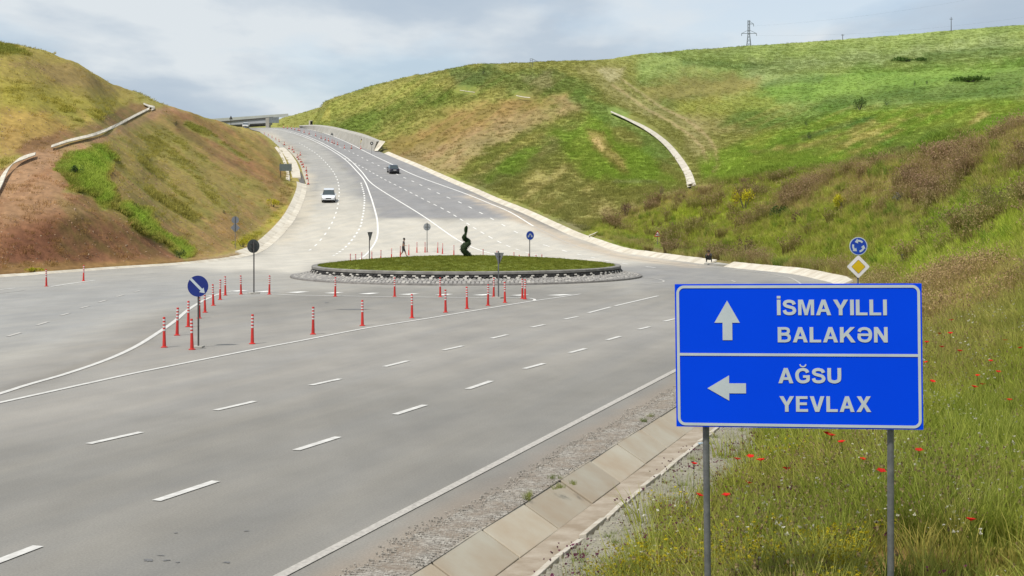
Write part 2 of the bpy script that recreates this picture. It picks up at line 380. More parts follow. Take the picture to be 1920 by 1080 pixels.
SK = np.array([(-60,70),(0,79),(40,87),(90,101),(130,114),(180,141),(215,160),(240,166),(260,174),(290,189),(330,204),(370,217),(400,227),(440,237),(530,221),(560,211),(620,186),(680,168),(740,149),(800,138),(850,127),(890,122),
      (1000,117),(1100,115),(1150,111),(1200,103),(1300,94),(1400,87),(1500,80),(1600,73),(1700,65),(1800,56),(1920,47),(1980,43)], float)
act = ELEV.min(0); dsk = np.interp(cols, SK[:, 0], SK[:, 1])-act; dsk[(cols > 425) & (cols < 540)] = 0; dsk = np.convolve(np.pad(dsk, 3, mode='edge'), np.ones(7)/7, 'valid')
P0 = np.where(cols < 480, 400, 330)[None]; ELEV = ELEV+dsk[None]*np.clip((P0-ELEV)/(P0-act[None]), 0, 1)
ZR = CH+(HY-ELEV)*YY/F
zroad = zr(YY)
D = np.full(XX.shape, 50.0); msk = (YY < 560)
D[msk] = sdist(XX[msk], YY[msk])
nearR = (YY < 86) & (XX > -20) & (XX > .34*YY-30)
rough_z = (fbm(XX/9, YY/9, 4, 3)-.5)*1.1+(fbm(XX/2.2, YY/2.2, 3, 9)-.5)*.35
rough_z *= np.clip(D/8, 0, 1)*np.clip(YY/90, .25, 1.3)
ridges = (vn(XX/1.5+YY/6, YY/14, 5)-.5)*.25*np.clip(D/8, 0, 1)
BERMS = [([(-30,395),(-4,352),(10,322),(28,303),(50,293),(66,288)], [(16,.3),(15,.3),(14,.6),(11,1.2),(7,1.3)], 'white concrete channel at the left edge above the dark brown bank', 85, 5),
 ([(96,274),(130,263),(175,252),(215,236),(250,218),(280,203)], [(6,1.3),(7,1.3),(8,1.3),(8,1.2),(7,1.2)], 'long white concrete channel along the bench of the left hill', 85, 7),
 ([(284,205),(290,201),(278,198),(269,194)], [(5,1.4),(5,1.5),(4,1.4)], 'short white channel bend at the top end of the left bench', 85, 3),
 ([(1145,209),(1178,224),(1215,243),(1248,268),(1272,296),(1290,325),(1297,349)], [(3,1.1),(5,1.1),(9,1.0),(12,.8),(15,.6),(18,.4),(22,.2)], 'curved white concrete channel on the shoulder of the right hill', 155, 5),
 ([(968,179),(980,181.5),(994,183)], [(1.3,1.4),(1.6,1.4)], 'short pale channel piece on the middle hill below the crest', 200, 3),
 ([(862,169),(876,171),(890,173)], [(1.0,1.4),(1.1,1.4)], 'faint pale channel piece left on the middle hill under dark grass', 200, 3)]
BD = np.full(XX.shape, 99.)
for b_ in BERMS:
    q = (YY > b_[3]) & (YY < 420); BD[q] = np.minimum(BD[q], seg_dist(PX[q], ELEV[q], b_[0]))
calm = ss(14, 44, BD); ZR = ZR+(rough_z+ridges)*calm
base_n = zroad-.315+.02*np.clip(D-1.2, 0, 3); base_f = zroad+.34*ss(.8, 1.25, D)-.12+.05*np.clip(D-1.2, 0, 4)
base = np.where(nearR, base_n, base_f)
wb = np.where(nearR, ss(1.6, 5.5, D), ss(1.6, 6, D))
ZO = base*(1-wb)+np.maximum(ZR, base-.2)*wb
ZO = np.where(nearR & (D < 1.18), zroad-.75, ZO)
ZI = zroad-np.clip(.10-D*.3, .1, .7)
ZT = np.where(D < 0, ZI, ZO)
ZT = np.where((YY >= 560), ZR, ZT)
PYv = HY-(ZT-CH)*F/YY

# ---- land cover colours painted by place
def pdist(px, py, pl):
    pl = np.array(pl, float); d = seg_dist(px, py, pl, True); return np.where(inside(px, py, pl), d, -d)
warp = (fbm(PX/60, PYv/40, 4, 21)-.5); warp2 = (fbm(PX/16, PYv/10, 3, 31)-.5)
C = np.zeros(PX.shape+(3,)); C[:] = alb(140, 138, 74)
def blob(col, pl, fe=14, st=1.0, wa=40, m=None):
    pl = np.array(pl, float); x0, y0 = pl.min(0)-fe-wa; x1, y1 = pl.max(0)+fe+wa
    q = (PX > x0) & (PX < x1) & (PYv > y0) & (PYv < y1) & (YY > 13)
    if m is not None: q &= m
    if not q.any(): return
    d = pdist(PX[q], PYv[q], pl)+warp[q]*wa+warp2[q]*wa*.4
    a = (ss(-fe, fe, d)*st)[:, None]; C[q] = C[q]*(1-a)+np.array(alb(*col))*a
far = YY > 240
# far fields on the right
blob((146,160,90), [(1150,100),(1930,30),(1930,215),(1500,240),(1180,190)], 20)
blob((160,170,118), [(1400,110),(1930,70),(1930,100),(1700,120),(1400,150)], 12, .8)
blob((118,150,60), [(1500,140),(1930,105),(1930,185),(1600,200),(1400,190)], 12, .9)
blob((92,116,52), [(1730,100),(1925,85),(1925,96),(1735,120)], 4, .8, 10)
blob((84,108,46), [(1780,150),(1925,128),(1925,180),(1600,205),(1430,212),(1560,185)], 10, .8, 20)
blob((96,120,62), [(1280,112),(1400,118),(1490,125),(1400,130),(1280,122)], 4, .7, 8)
blob((100,122,70), [(1470,140),(1550,135),(1540,155),(1430,160)], 5, .6, 10)
blob((140,116,66), [(1170,150),(1300,140),(1420,150),(1380,180),(1260,195),(1190,180)], 12, .8)
blob((158,154,70), [(1260,190),(1400,180),(1480,200),(1380,222),(1270,215)], 12, .7)
blob((146,124,90), [(1290,215),(1530,235),(1480,262),(1300,240)], 10, .35)
blob((104,122,56), [(1380,205),(1560,215),(1500,240),(1350,235)], 8, .8, 20)
# middle ridge with bare rows
ridge = [(1930,185),(1760,192),(1600,207),(1500,232),(1400,262),(1310,300),(1330,350),(1500,320),(1700,290),(1930,235)]
blob((132,155,56), ridge, 8, 1, 16)
blob((146,158,66), [(1340,290),(1480,245),(1620,212),(1800,196),(1790,202),(1600,222),(1450,262)], 5, .8, 12)
blob((80,112,58), [(1500,255),(1560,235),(1650,215),(1640,224),(1560,250),(1505,265)], 5, .85, 14)
for a in ((1470,285,1640,226),(1520,290,1720,212),(1590,288,1690,238),(1790,250,1840,208),(1670,225,1760,205),(1400,285,1500,268)):
    x0, y0, x1, y1 = a; blob((172,152,98), [(x0,y0),(x1,y1),(x1+12,y1+6),(x0+14,y0+5)], 5, .75, 22)
blob((96,134,54), [(1640,270),(1790,225),(1810,235),(1700,285)], 7, .7, 20)
blob((140,162,60), [(1330,300),(1560,285),(1600,300),(1450,320),(1330,345)], 12, .8)
# central hill
cen = [(530,218),(640,178),(740,146),(890,118),(1100,112),(1200,100),(1200,330),(1180,440),(880,370),(700,270)]
blob((142,140,74), cen, 10, 1, 20)
blob((160,160,82), [(560,214),(700,175),(840,150),(830,168),(700,205),(600,232)], 8, .6)
blob((104,122,50), [(600,235),(700,205),(830,160),(860,172),(780,215),(680,250),(640,250)], 9, .85)
blob((108,122,62), [(840,130),(960,122),(1060,140),(1120,180),(1060,190),(950,182),(860,168)], 9, .85)
blob((96,110,66), [(850,140),(920,135),(905,160),(850,165)], 6, .7, 14)
blob((140,128,102), [(975,140),(1030,135),(1030,160),(980,160)], 7, .5)
blob((152,120,76), [(720,262),(860,205),(980,178),(1060,190),(1000,225),(880,275),(800,300),(735,296)], 14, .9)
blob((164,134,104), [(745,302),(900,232),(1040,190),(1090,200),(1000,240),(900,290),(860,330),(800,325)], 12, .8)
blob((172,148,112), [(820,310),(880,270),(960,238),(980,245),(900,285),(850,318)], 8, .6)
blob((142,134,94), [(860,335),(960,285),(1080,225),(1150,235),(1040,290),(980,330),(900,355)], 12, .7)
blob((122,150,50), [(878,336),(940,300),(1010,262),(1045,262),(1010,300),(975,330),(920,336)], 8, .9)
blob((152,140,88), [(930,360),(1040,300),(1090,330),(1150,390),(1080,420),(1000,395)], 16, .7)
blob((130,158,50), [(1030,250),(1120,215),(1160,260),(1220,290),(1280,345),(1190,350),(1100,330),(1060,290)], 14, .85)
blob((120,150,74), [(1080,180),(1150,205),(1220,240),(1280,320),(1250,320),(1190,260),(1120,220)], 8, .6)
blob((140,118,70), [(1100,240),(1130,250),(1170,300),(1180,330),(1150,310),(1110,280)], 7, .8, 16)
blob((204,174,122), [(1105,262),(1122,258),(1136,278),(1128,286)], 5, .8, 10)
blob((160,146,104), [(1075,128),(1175,124),(1165,150),(1215,190),(1310,225),(1340,290),(1310,300),(1270,240),(1150,185),(1110,150)], 10, .45, 30)
for tk in ([(1168,150),(1232,196),(1292,228),(1330,262),(1346,298),(1338,332)], [(1150,160),(1215,206),(1275,240),(1312,272),(1326,300)]):
    t_c = cr(tk, 6); q = (YY > 200) & (YY < 600) & (PX > 1100) & (PX < 1400); d_t = seg_dist(PX[q]+6*warp2[q], PYv[q], t_c); a_ = (ss(4.5, 1.0, d_t)*.55)[:, None]; C[q] = C[q]*(1-a_)+np.array(alb(184, 160, 122))*a_
blob((190,178,142), [(1120,130),(1170,128),(1160,150),(1140,152)], 5, .6, 10)
blob((120,112,96), [(700,262),(740,300),(860,350),(1000,395),(1110,430),(1120,442),(960,392),(840,342),(705,280)], 5, .6, 12)
blob((160,156,120), [(1150,338),(1240,340),(1240,345),(1150,344)], 3, .5, 8)
# near weed-covered cut slope on the right
nr = (YY < 200) & (PX > 1080)
blob((130,134,56), [(1080,445),(1150,400),(1300,352),(1460,322),(1600,314),(1750,284),(1935,232),(1935,1090),(1200,1090),(1300,900),(1740,560),(1600,520),(1300,490)], 8, 1, 12, nr)
blob((150,124,96), [(1500,330),(1640,305),(1800,270),(1930,232),(1930,300),(1780,345),(1640,385),(1500,395),(1420,400)], 18, .6, 110, nr)
blob((128,104,84), [(1620,400),(1800,350),(1925,280),(1925,330),(1800,400),(1720,440)], 16, .55, 80, nr)
blob((150,166,58), [(1730,400),(1930,360),(1930,500),(1740,540),(1640,500)], 18, .75, 50, nr)
blob((116,140,44), [(1730,440),(1925,330),(1925,370),(1780,470)], 12, .7, 40, nr)
blob((158,168,54), [(1240,390),(1330,380),(1420,370),(1400,400),(1330,420),(1260,410)], 12, .6, 40, nr)
blob((146,120,92), [(1140,400),(1260,365),(1330,345),(1360,360),(1240,400),(1160,420)], 10, .55, 40, nr)
blob((104,120,44), [(1150,440),(1300,470),(1400,480),(1560,500),(1560,515),(1300,485),(1150,455)], 6, .6, 18, nr)
blob((138,116,94), [(1110,440),(1290,488),(1460,505),(1600,525),(1640,528),(1600,512),(1440,494),(1280,478),(1150,446)], 4, .7, 6, nr)
blob((138,138,50), [(1240,820),(1735,560),(1930,520),(1930,1080),(1240,1080)], 30, .5, 90, nr)
blob((162,140,98), [(1735,545),(1930,480),(1930,650),(1735,720)], 26, .7, 70, nr)
blob((176,148,104), [(1380,930),(1700,860),(1720,930),(1420,990)], 20, .35, 80, nr)
blob((84,110,32), [(1360,1000),(1560,960),(1920,700),(1920,1000),(1700,1080),(1400,1080)], 30, .6, 70, nr)
blob((140,104,72), [(1600,1030),(1720,1020),(1930,1035),(1930,1090),(1600,1090)], 12, .8, 20, nr)
# left hill
lm = (PX < 620) & (YY > 85) & (YY < 420)
blob((136,128,68), [(-160,60),(0,75),(130,108),(240,162),(262,185),(200,225),(60,285),(-160,330)], 8, 1, 12, lm)
blob((142,142,58), [(0,150),(120,180),(240,190),(260,200),(180,235),(60,250),(0,230)], 14, .6, 40, lm)
blob((150,122,76), [(0,200),(120,225),(190,240),(100,265),(0,290)], 14, .6, 40, lm)
blob((126,104,78), [(60,105),(160,135),(230,165),(200,175),(100,150),(20,120)], 8, .45, 30, lm)
blob((100,118,48), [(-50,75),(40,88),(60,104),(0,100)], 8, .7, 20, lm)
blob((108,82,60), [(190,225),(245,190),(288,200),(250,225),(180,250),(60,285),(20,290),(60,265)], 7, .8, 18, lm)
blob((146,120,92), [(-160,330),(0,315),(80,280),(200,250),(290,205),(325,200),(360,215),(300,225),(220,258),(130,296),(80,330),(30,400),(-160,420)], 6, 1, 12, lm)
blob((128,95,70), [(-160,400),(20,370),(60,330),(118,300),(150,345),(200,385),(260,425),(345,480),(360,492),(200,504),(0,520),(-160,530)], 7, 1, 14, lm)
blob((150,124,94), [(0,380),(60,330),(120,310),(110,360),(160,400),(80,410),(0,430)], 16, .8, 40, lm)
blob((102,70,52), [(0,440),(120,405),(220,420),(330,480),(200,498),(0,512)], 18, .75, 50, lm)
blob((122,104,60), [(0,490),(150,490),(340,482),(340,492),(100,512),(0,516)], 5, .6, 14, lm)
side = [(122,300),(200,268),(300,215),(360,215),(430,240),(500,262),(520,300),(530,340),(556,352),(535,402),(500,440),(450,468),(360,492),(270,430),(190,385),(140,340)]
blob((138,118,74), side, 7, 1, 12, lm)
blob((126,130,62), [(200,280),(300,225),(350,250),(450,330),(520,360),(500,390),(400,400),(330,420),(240,360)], 22, .65, 60, lm)
blob((128,94,66), [(310,200),(360,210),(440,245),(520,300),(528,345),(480,330),(400,280),(330,235)], 10, .85, 22, lm)
blob((96,66,52), [(325,225),(400,275),(500,338),(545,352),(500,345),(400,295),(330,245)], 5, .7, 12, lm)
blob((104,124,48), [(350,225),(400,250),(470,300),(465,306),(390,262),(345,235)], 4, .7, 10, lm)
blob((128,120,58), [(410,240),(470,262),(525,310),(520,335),(480,300),(420,262)], 8, .6, 20, lm)
blob((120,164,50), [(120,304),(150,290),(180,286),(196,304),(186,332),(225,368),(262,396),(258,414),(215,386),(165,352),(130,325)], 12, .9, 60, lm)
blob((116,162,48), [(230,385),(270,405),(352,470),(345,480),(300,455),(250,425)], 9, .8, 34, lm)
blob((150,150,56), [(435,455),(480,430),(530,390),(545,372),(530,410),(490,445),(445,468)], 7, .8, 14, lm)
blob((160,138,116), [(360,492),(450,470),(505,436),(535,402),(553,360),(560,370),(540,410),(505,446),(460,478),(400,490)], 4, .8, 6, lm)
def streaks(ang, m, amt, tan, green):
    ca, sa = math.cos(R(ang)), math.sin(R(ang)); u = PX*ca-PYv*sa; v = PX*sa+PYv*ca
    n_ = fbm(u/110, v/8, 5, 141)*.6+fbm(u/40, v/26, 4, 151)*.4; k_ = (m*amt)[..., None]; t_ = ss(.42, .6, n_)[..., None]
    C[:] = C*(1-k_)+(np.array(alb(*tan))*t_+np.array(alb(*green))*(1-t_))*k_
    C[:] = C*(1+m[..., None]*.5*(n_[..., None]-.5))
reg = lambda x0, x1, f, y0, y1, m=True: ss(x0-f, x0+f, PX)*ss(x1+f, x1-f, PX)*ss(y0-10, y0+10, PYv)*ss(y1+20, y1-20, PYv)*m
streaks(34, reg(560, 1120, 40, 140, 420, YY > 150), .20, (156, 140, 88), (122, 146, 56))
streaks(24, reg(1380, 1960, 40, 195, 300, YY > 200), .26, (164, 154, 84), (104, 146, 46))
streaks(8, reg(1180, 1960, 40, 40, 195, YY > 300), .22, (152, 162, 96), (116, 138, 70))
streaks(-38, reg(110, 560, 20, 200, 480, (YY > 100) & (YY < 400)), .28, (138, 112, 78), (116, 126, 58))
C *= (0.82+.36*fbm(PX/5, PYv/5, 3, 77))[..., None]
C[lm] *= np.array([1.28, 1.14, 1.18])
stk = fbm((PX+PYv*1.6)/26, (PYv-PX*.25)/120, 3, 55)
C *= (0.88+.24*stk)[..., None]
C0 = C*np.array([1.52, 1.56, 1.45])
soilm = ((D > 1.0) & (D < 2.4) & nearR)
gcol = np.array(alb(148, 142, 130)); C[soilm] = gcol
m2 = nearR & (D >= 2.4) & (D < 5.5); a = (1-ss(2.4, 4.2, D[m2]+2.6*(fbm(XX[m2]*1.1, YY[m2]*1.1, 4, 5)-.5)))[:, None]; C[m2] = C[m2]*(1-a)+gcol*a

nr_, nc_ = XX.shape
co = np.stack([XX, YY, ZT], -1).reshape(-1, 3)
idx = np.arange(nr_*nc_).reshape(nr_, nc_)
q = np.stack([idx[:-1, :-1], idx[:-1, 1:], idx[1:, 1:], idx[1:, :-1]], -1).reshape(-1, 4)
def grid_mesh(name, co, q, colr, mat):
    me = bpy.data.meshes.new(name); me.vertices.add(len(co)); me.vertices.foreach_set('co', co.astype(np.float32).ravel())
    k = q.shape[1]; me.loops.add(q.size); me.loops.foreach_set('vertex_index', q.astype(np.int32).ravel())
    me.polygons.add(len(q)); me.polygons.foreach_set('loop_start', np.arange(0, q.size, k, dtype=np.int32))
    me.update(calc_edges=True)
    me.polygons.foreach_set('use_smooth', np.ones(len(q), bool))
    if colr is not None:
        at = me.color_attributes.new('cover', 'FLOAT_COLOR', 'POINT'); at.data.foreach_set('color', np.c_[colr, np.ones(len(colr))].astype(np.float32).ravel())
    me.materials.append(mat); o = bpy.data.objects.new(name, me); COL.objects.link(o); return o
C *= np.array([1.52, 1.56, 1.45])
hill = grid_mesh('terrain', co, q, C.reshape(-1, 3), M['terrain']); tag(hill, kind='structure')
pl_ = MB(); pl_.add([(-9000, -9000, -3), (9000, -9000, -3), (9000, 9000, -3), (-9000, 9000, -3)], [(0, 1, 2, 3)])
tag(pl_.build('ground', pmat('ground_far', alb(132, 138, 78), alb(150, 146, 90), .02, .95)), kind='structure')

# ------------------------------------------------------------------ road sheet
pts = [Vector(map(float, p)) for p in resample(np.vstack([poly, poly[:1]]), 1.6)[:-1]]
nb = len(pts); edges = [(i, (i+1) % nb) for i in range(nb)]
ip = []
Y = 7.0
while Y < 460:
    stepY = float(np.clip(Y*.022, .45, 2.6)); stepX = float(np.clip(Y*.006, .25, 1.6))
    xs = np.arange(-.45*Y-6, .30*Y+8, stepX); ip.append(np.c_[xs+rng.uniform(-.2, .2, len(xs))*stepX, np.full(len(xs), Y)+rng.uniform(-.2, .2, len(xs))*stepY]); Y += stepY
ip = np.vstack(ip); dd = sdist(ip[:, 0], ip[:, 1]); ip = ip[dd < -.35]
pts += [Vector((float(a), float(b))) for a, b in ip]
vs, es, fs, *_ = delaunay_2d_cdt(pts, edges, [], 1, 1e-5)
rv = np.array([(v.x, v.y) for v in vs]); RX, RY = rv[:, 0], rv[:, 1]; rz_ = zr(RY)
rpx = 960+RX/np.maximum(RY, 5)*F; rpy = HY-(rz_-CH)*F/np.maximum(RY, 5)
RC = np.zeros((len(rv), 3)); RC[:] = alb(166, 163, 156)
rw = fbm(rpx/70, rpy/30, 4, 2)-.5
def rblob(col, pl, fe=20, st=1.0, wa=30):
    d = pdist(rpx, rpy, pl)+rw*wa; a = (ss(-fe, fe, d)*st)[:, None]; RC[:] = RC*(1-a)+np.array(alb(*col))*a
rblob((190,186,179), [(-900,700),(0,640),(400,580),(1300,560),(1700,560),(1300,650),(700,720),(300,780),(-900,1000)], 50, .8)
rblob((208,204,195), [(-900,520),(0,515),(480,470),(1300,480),(1600,520),(1250,540),(600,545),(350,575),(0,690),(-900,760)], 16, .8)
rblob((184,185,185), [(-100,555),(150,530),(380,520),(500,545),(300,580),(100,640),(-100,660)], 20, .6)
rblob((248,242,228), [(330,500),(470,480),(560,420),(590,395),(700,405),(830,412),(970,410),(1130,460),(1290,490),(1160,500),(1000,483),(640,490),(540,510),(420,505)], 7, .85, 16)
rblob((172,171,170), [(1120,500),(1280,495),(1480,515),(1600,540),(1400,560),(1220,540)], 14, .8)
rblob((198,195,188), [(1560,505),(1620,545),(1700,640),(1300,760),(1290,770),(1560,560),(1420,512)], 12, .6)
rblob((178,177,177), [(590,236),(760,300),(960,395),(980,410),(700,409),(662,330),(600,268),(520,240)], 2.5, .95, 3)
rblob((204,202,196), [(480,240),(520,240),(600,268),(660,330),(690,380),(700,405),(640,405),(590,400),(590,340),(560,280)], 5, .9, 8)
rblob((236,230,216), [(590,400),(600,345),(690,380),(705,408),(705,440),(650,470),(560,480)], 10, .8, 14)
rblob((240,230,210), [(480,246),(530,272),(566,330),(572,360),(548,415),(510,458),(540,462),(585,410),(592,345),(560,285),(515,250)], 4, .8, 8)
rblob((232,214,190), [(880,364),(973,402),(1073,446),(1173,478),(1320,499),(1320,503),(1160,486),(1060,456),(960,412),(870,368)], 3, .8, 5)
rblob((168,162,152), [(0,728),(120,690),(250,640),(330,598),(350,600),(260,655),(130,705),(0,742)], 4, .6, 6)
# dusty shoulder outside the edge line
dn = seg_dist(RX, RY, near_line); e = dn+.5*(fbm(RX*.9, RY*.9, 4, 8)-.5)
a = ((1-ss(.75, 1.45, e))*.85*(RY < 90))[:, None]; RC = RC*(1-a)+np.array(alb(178, 165, 150))*a
for c_ in (3.5, 7.5, 11.6):
    for o_ in (-.85, .85): RC *= (1-.045*np.exp(-((dn-c_-o_+.3*(fbm(RY*.05, RX*0, 2, 3)-.5))/.38)**2)*(RY < 80))[:, None]
    RC *= (1+.05*np.exp(-((dn-c_-2)/.5)**2)*(RY < 80))[:, None]
RC *= (.95+.10*fbm(RX*.5+RY*.1, RY*.12-RX*.03, 4, 12))[:, None]
tri = np.array([f for f in fs if len(f) == 3]); cen_ = rv[tri].mean(1); keep = inside(cen_[:, 0], cen_[:, 1], poly); tri = tri[keep]
ar = (rv[tri[:, 1]]-rv[tri[:, 0]]); br = rv[tri[:, 2]]-rv[tri[:, 0]]; fl = (ar[:, 0]*br[:, 1]-ar[:, 1]*br[:, 0]) < 0; tri[fl] = tri[fl][:, ::-1]
road = grid_mesh('road', np.c_[rv, rz_], tri, RC, M['asphalt']); tag(road, kind='structure')

# ------------------------------------------------------------------ ribbons and markings
def ribbon(name, pl, w, mat, parent=None, zoff=.014, zo=None, step=1.0):
    pl = resample(np.asarray(pl, float), step); d = np.gradient(pl, axis=0); d /= np.hypot(d[:, 0], d[:, 1])[:, None]
    nrm = np.c_[-d[:, 1], d[:, 0]]; a = pl+nrm*w/2; b = pl-nrm*w/2; m = MB(); zf = zo or zr
    vs = []
    for p, r in zip(a, b): vs += [(p[0], p[1], float(zf(p[1]))+zoff), (r[0], r[1], float(zf(r[1]))+zoff)]
    m.add(vs, [(2*i, 2*i+1, 2*i+3, 2*i+2) for i in range(len(pl)-1)]); return m.build(name, mat, parent)
def solid(pxl, w=.15, mat='line', world=None, step=.8, n=6):
    pl = cr([G(*p) for p in pxl] if world is None else world, n)
    return tag(ribbon('lane_line', pl, w, M[mat], step=step), kind='structure')
def root_line():
    o = empty('dashed_line'); tag(o, kind='structure'); return o
def dashes_px(lst, w=.15, mat='line'):
    r = root_line()
    for a in lst: ribbon('dash', [G(a[0], a[1]), G(a[2], a[3])], w, M[mat], r, step=.6)
def dashes_path(pxl, dash, gap, w=.15, mat='line', phase=0, n=6):
    pl = cr([G(*p) for p in pxl], n); d = np.r_[0, np.cumsum(np.hypot(*np.diff(pl, axis=0).T))]; s = phase; r = root_line()
    while s+dash < d[-1]:
        t = np.linspace(s, s+dash, 4); ribbon('dash', np.c_[np.interp(t, d, pl[:, 0]), np.interp(t, d, pl[:, 1])], w, M[mat], r, step=.6); s += dash+gap
# right edge line: parallel to the near kerb, then along the far kerb
off = [(x-1.46, y+.50) for x, y in rnear[:-2]]+[(15.9, 75.0), (17.2, 81.5), (17.9, 88.5)]
solid(None, .165, 'line_edge', off[2:26])
_e = resample(np.array([p for p in rfar if p[1] < 113]), 4); _d = np.gradient(_e, axis=0); _d /= np.hypot(_d[:, 0], _d[:, 1])[:, None]
solid(None, .13, 'worn', off[25:-1]+[tuple(p) for p in (_e-np.c_[_d[:, 1], -_d[:, 0]]*1.5)[1:]])
solid([(1300,499),(1200,487),(1140,477),(1057,452),(1000,424)], .12, 'worn')
solid([(1000,424),(956.7,398),(916.7,381),(866.7,361),(780,329.6),(734,307.7),(692.5,288),(651,267),(609,250),(575,242)], .22)
dashes_px([(555,845,634,820),(740,778,797,760),(877,730,921,715),(983,692,1020,682),(1068,662,1098,654),(1138,638,1163,631),(1197,618,1218,613),(1245,603,1266,598),(293,940,405,903),(-30,1064,72,1025)], .175, 'line_near')
dashes_px([(166,833,265,811),(404,770,478,753),(582,723,638,711),(721,688,765,677),(831,657,868,649),(921,635,951,628),(996,614,1021,609),(1058,599,1083,594),(1103,587,1145,576),(1153,574,1234,555)], .175, 'line_near')
solid([(-60,768),(0,755.5),(175,717),(275,695.5),(480,655),(560,640),(685,616),(810,596),(935,575),(1005,563.8),(1040,559),(1088,551.5)], .165, 'line_near')
solid([(-40,750),(0,738.8),(50,722.5),(125,701),(200,675),(250,652.5),(287.5,630),(327.5,602.5),(353,581),(383,563),(416,549.5),(438,546)], .18, 'line_near')
solid([(389,555.6),(412,552.8),(438,551.5),(508,552),(560,553.7),(690,556),(810,557.6),(935,558.2),(985,559),(1001,561),(1003,563.2),(996,565.3)], .14)
r = root_line()
for x0, x1, y in ((426,466,545.4),(477,512,546.6),(535,580,547.8),(607,645,549),(672,712,550.3),(747,786,551.6),(815,850,552.3),(885,925,552.8),(957,992,553.2),(1025,1075,553)):
    a = G(x0, y+.9); b = G(x1, y-.5); c = G((x0+x1)/2, y+1.6); m = MB(); m.add([(p[0], p[1], .014) for p in (a, c, b)]+[(G((x0+x1)/2+6, y-.9)[0], G(0, y-.9)[1], .014)], [(0, 1, 2, 3)]); m.build('yield_mark', M['line'], r)
dashes_px([(14,631,39,624),(69,610,90,603.7),(113,592,130,587.5),(151,578,167,574),(185,567,199,563),(218,556.7,232,553),(252,547.5,264,544.7)], .15, 'worn')
solid([(-30,546),(0,543.5),(29,540.5)], .14); solid([(-30,554),(0,550),(46,544.5)], .12, 'worn'); solid([(93,538),(135,531.5),(177,526)], .15)
solid([(225,517.5),(300,511.5)], .12, 'worn')
# uphill carriageway
solid([(505,241.5),(536,246.3),(567.5,255.7),(598.8,269),(630,287),(651,302.5),(668,320),(683,338),(694.6,367),(704,398),(708,420),(706.7,446.7),(693,470),(671.7,488)], .20)
solid([(511,241),(542,245.6),(573,254.8),(604,268),(635,285.8),(657,301),(678,322),(692.5,340),(716.7,358),(790,403),(853,446.7),(926.7,476.7),(945,483)], .20)
dashes_path([(646.7,297),(682,315),(721.7,337),(751,351.5),(771.7,362),(806.7,380),(833,393),(863,410.7),(891.7,429),(923,447),(953,461.7),(993,475),(1033,485)], 2.0, 2.4, .17)
dashes_path([(560,246),(600,260),(625.8,271),(648.8,280.6),(671.7,292),(692.5,302.5),(717.5,314),(750.8,330),(773.8,340),(830,366.2),(856.7,377),(886.7,391.7),(918,408),(951.7,426.7),(1008,455),(1050,468),(1097,480),(1147,490.7),(1203,499),(1237,503),(1275,508)], 2.1, 4.6, .18)
dashes_path([(561,268),(580,279.6),(598.8,293),(619.6,315),(632,335.8),(636,356.7),(635,371),(632,392),(620,423),(596.7,455),(570,475)], 2.0, 3.4, .17)
dashes_path([(676.9,343),(683,367),(682.5,390),(679,411),(675,426.7),(660,450),(640,470),(620,482)], 1.6, 1.7, .22)
dashes_px([(1230,515.6,1260,516.5),(1295,518,1322,520),(1345,522,1360,524),(1371,526,1379,529)], .12, 'worn')
solid([(1190,519.5),(1215,521),(1231,523),(1241,525.4),(1245,527.6),(1237,530.4),(1212,532.6),(1160,535),(1100,537),(1020,538.5)], .12, 'worn')
# oil smears and tar marks on the asphalt
M['smear'] = pmat('tar_smear', (.10, .10, .10), (.15, .148, .145), 5, .8)
r = empty('tar_marks'); tag(r, kind='structure')
for x, y, w, h in ((662,580.5,40,1.1),(612,567.5,5,1),(278,1051,11,2.6),(311,1051,8,1.5),(425,1055,8,1.6),(462,996,6,.9),(303,1042,8,1.2),(333,1055,5,1),(330,1000,4,.8)):
    m = MB(); n_ = 22; ring = []
    for k in range(n_):
        t = 2*math.pi*k/n_; rr = .45+.75*random.random(); gx, gy = G(x+w*rr*math.cos(t), y+h*rr*math.sin(t)); ring.append((gx, gy, .008))
    c_ = G(x, y); m.add(ring+[(c_[0], c_[1], .008)], [(k, (k+1) % n_, n_) for k in range(n_)]); m.build('tar_mark', M['smear'], r)

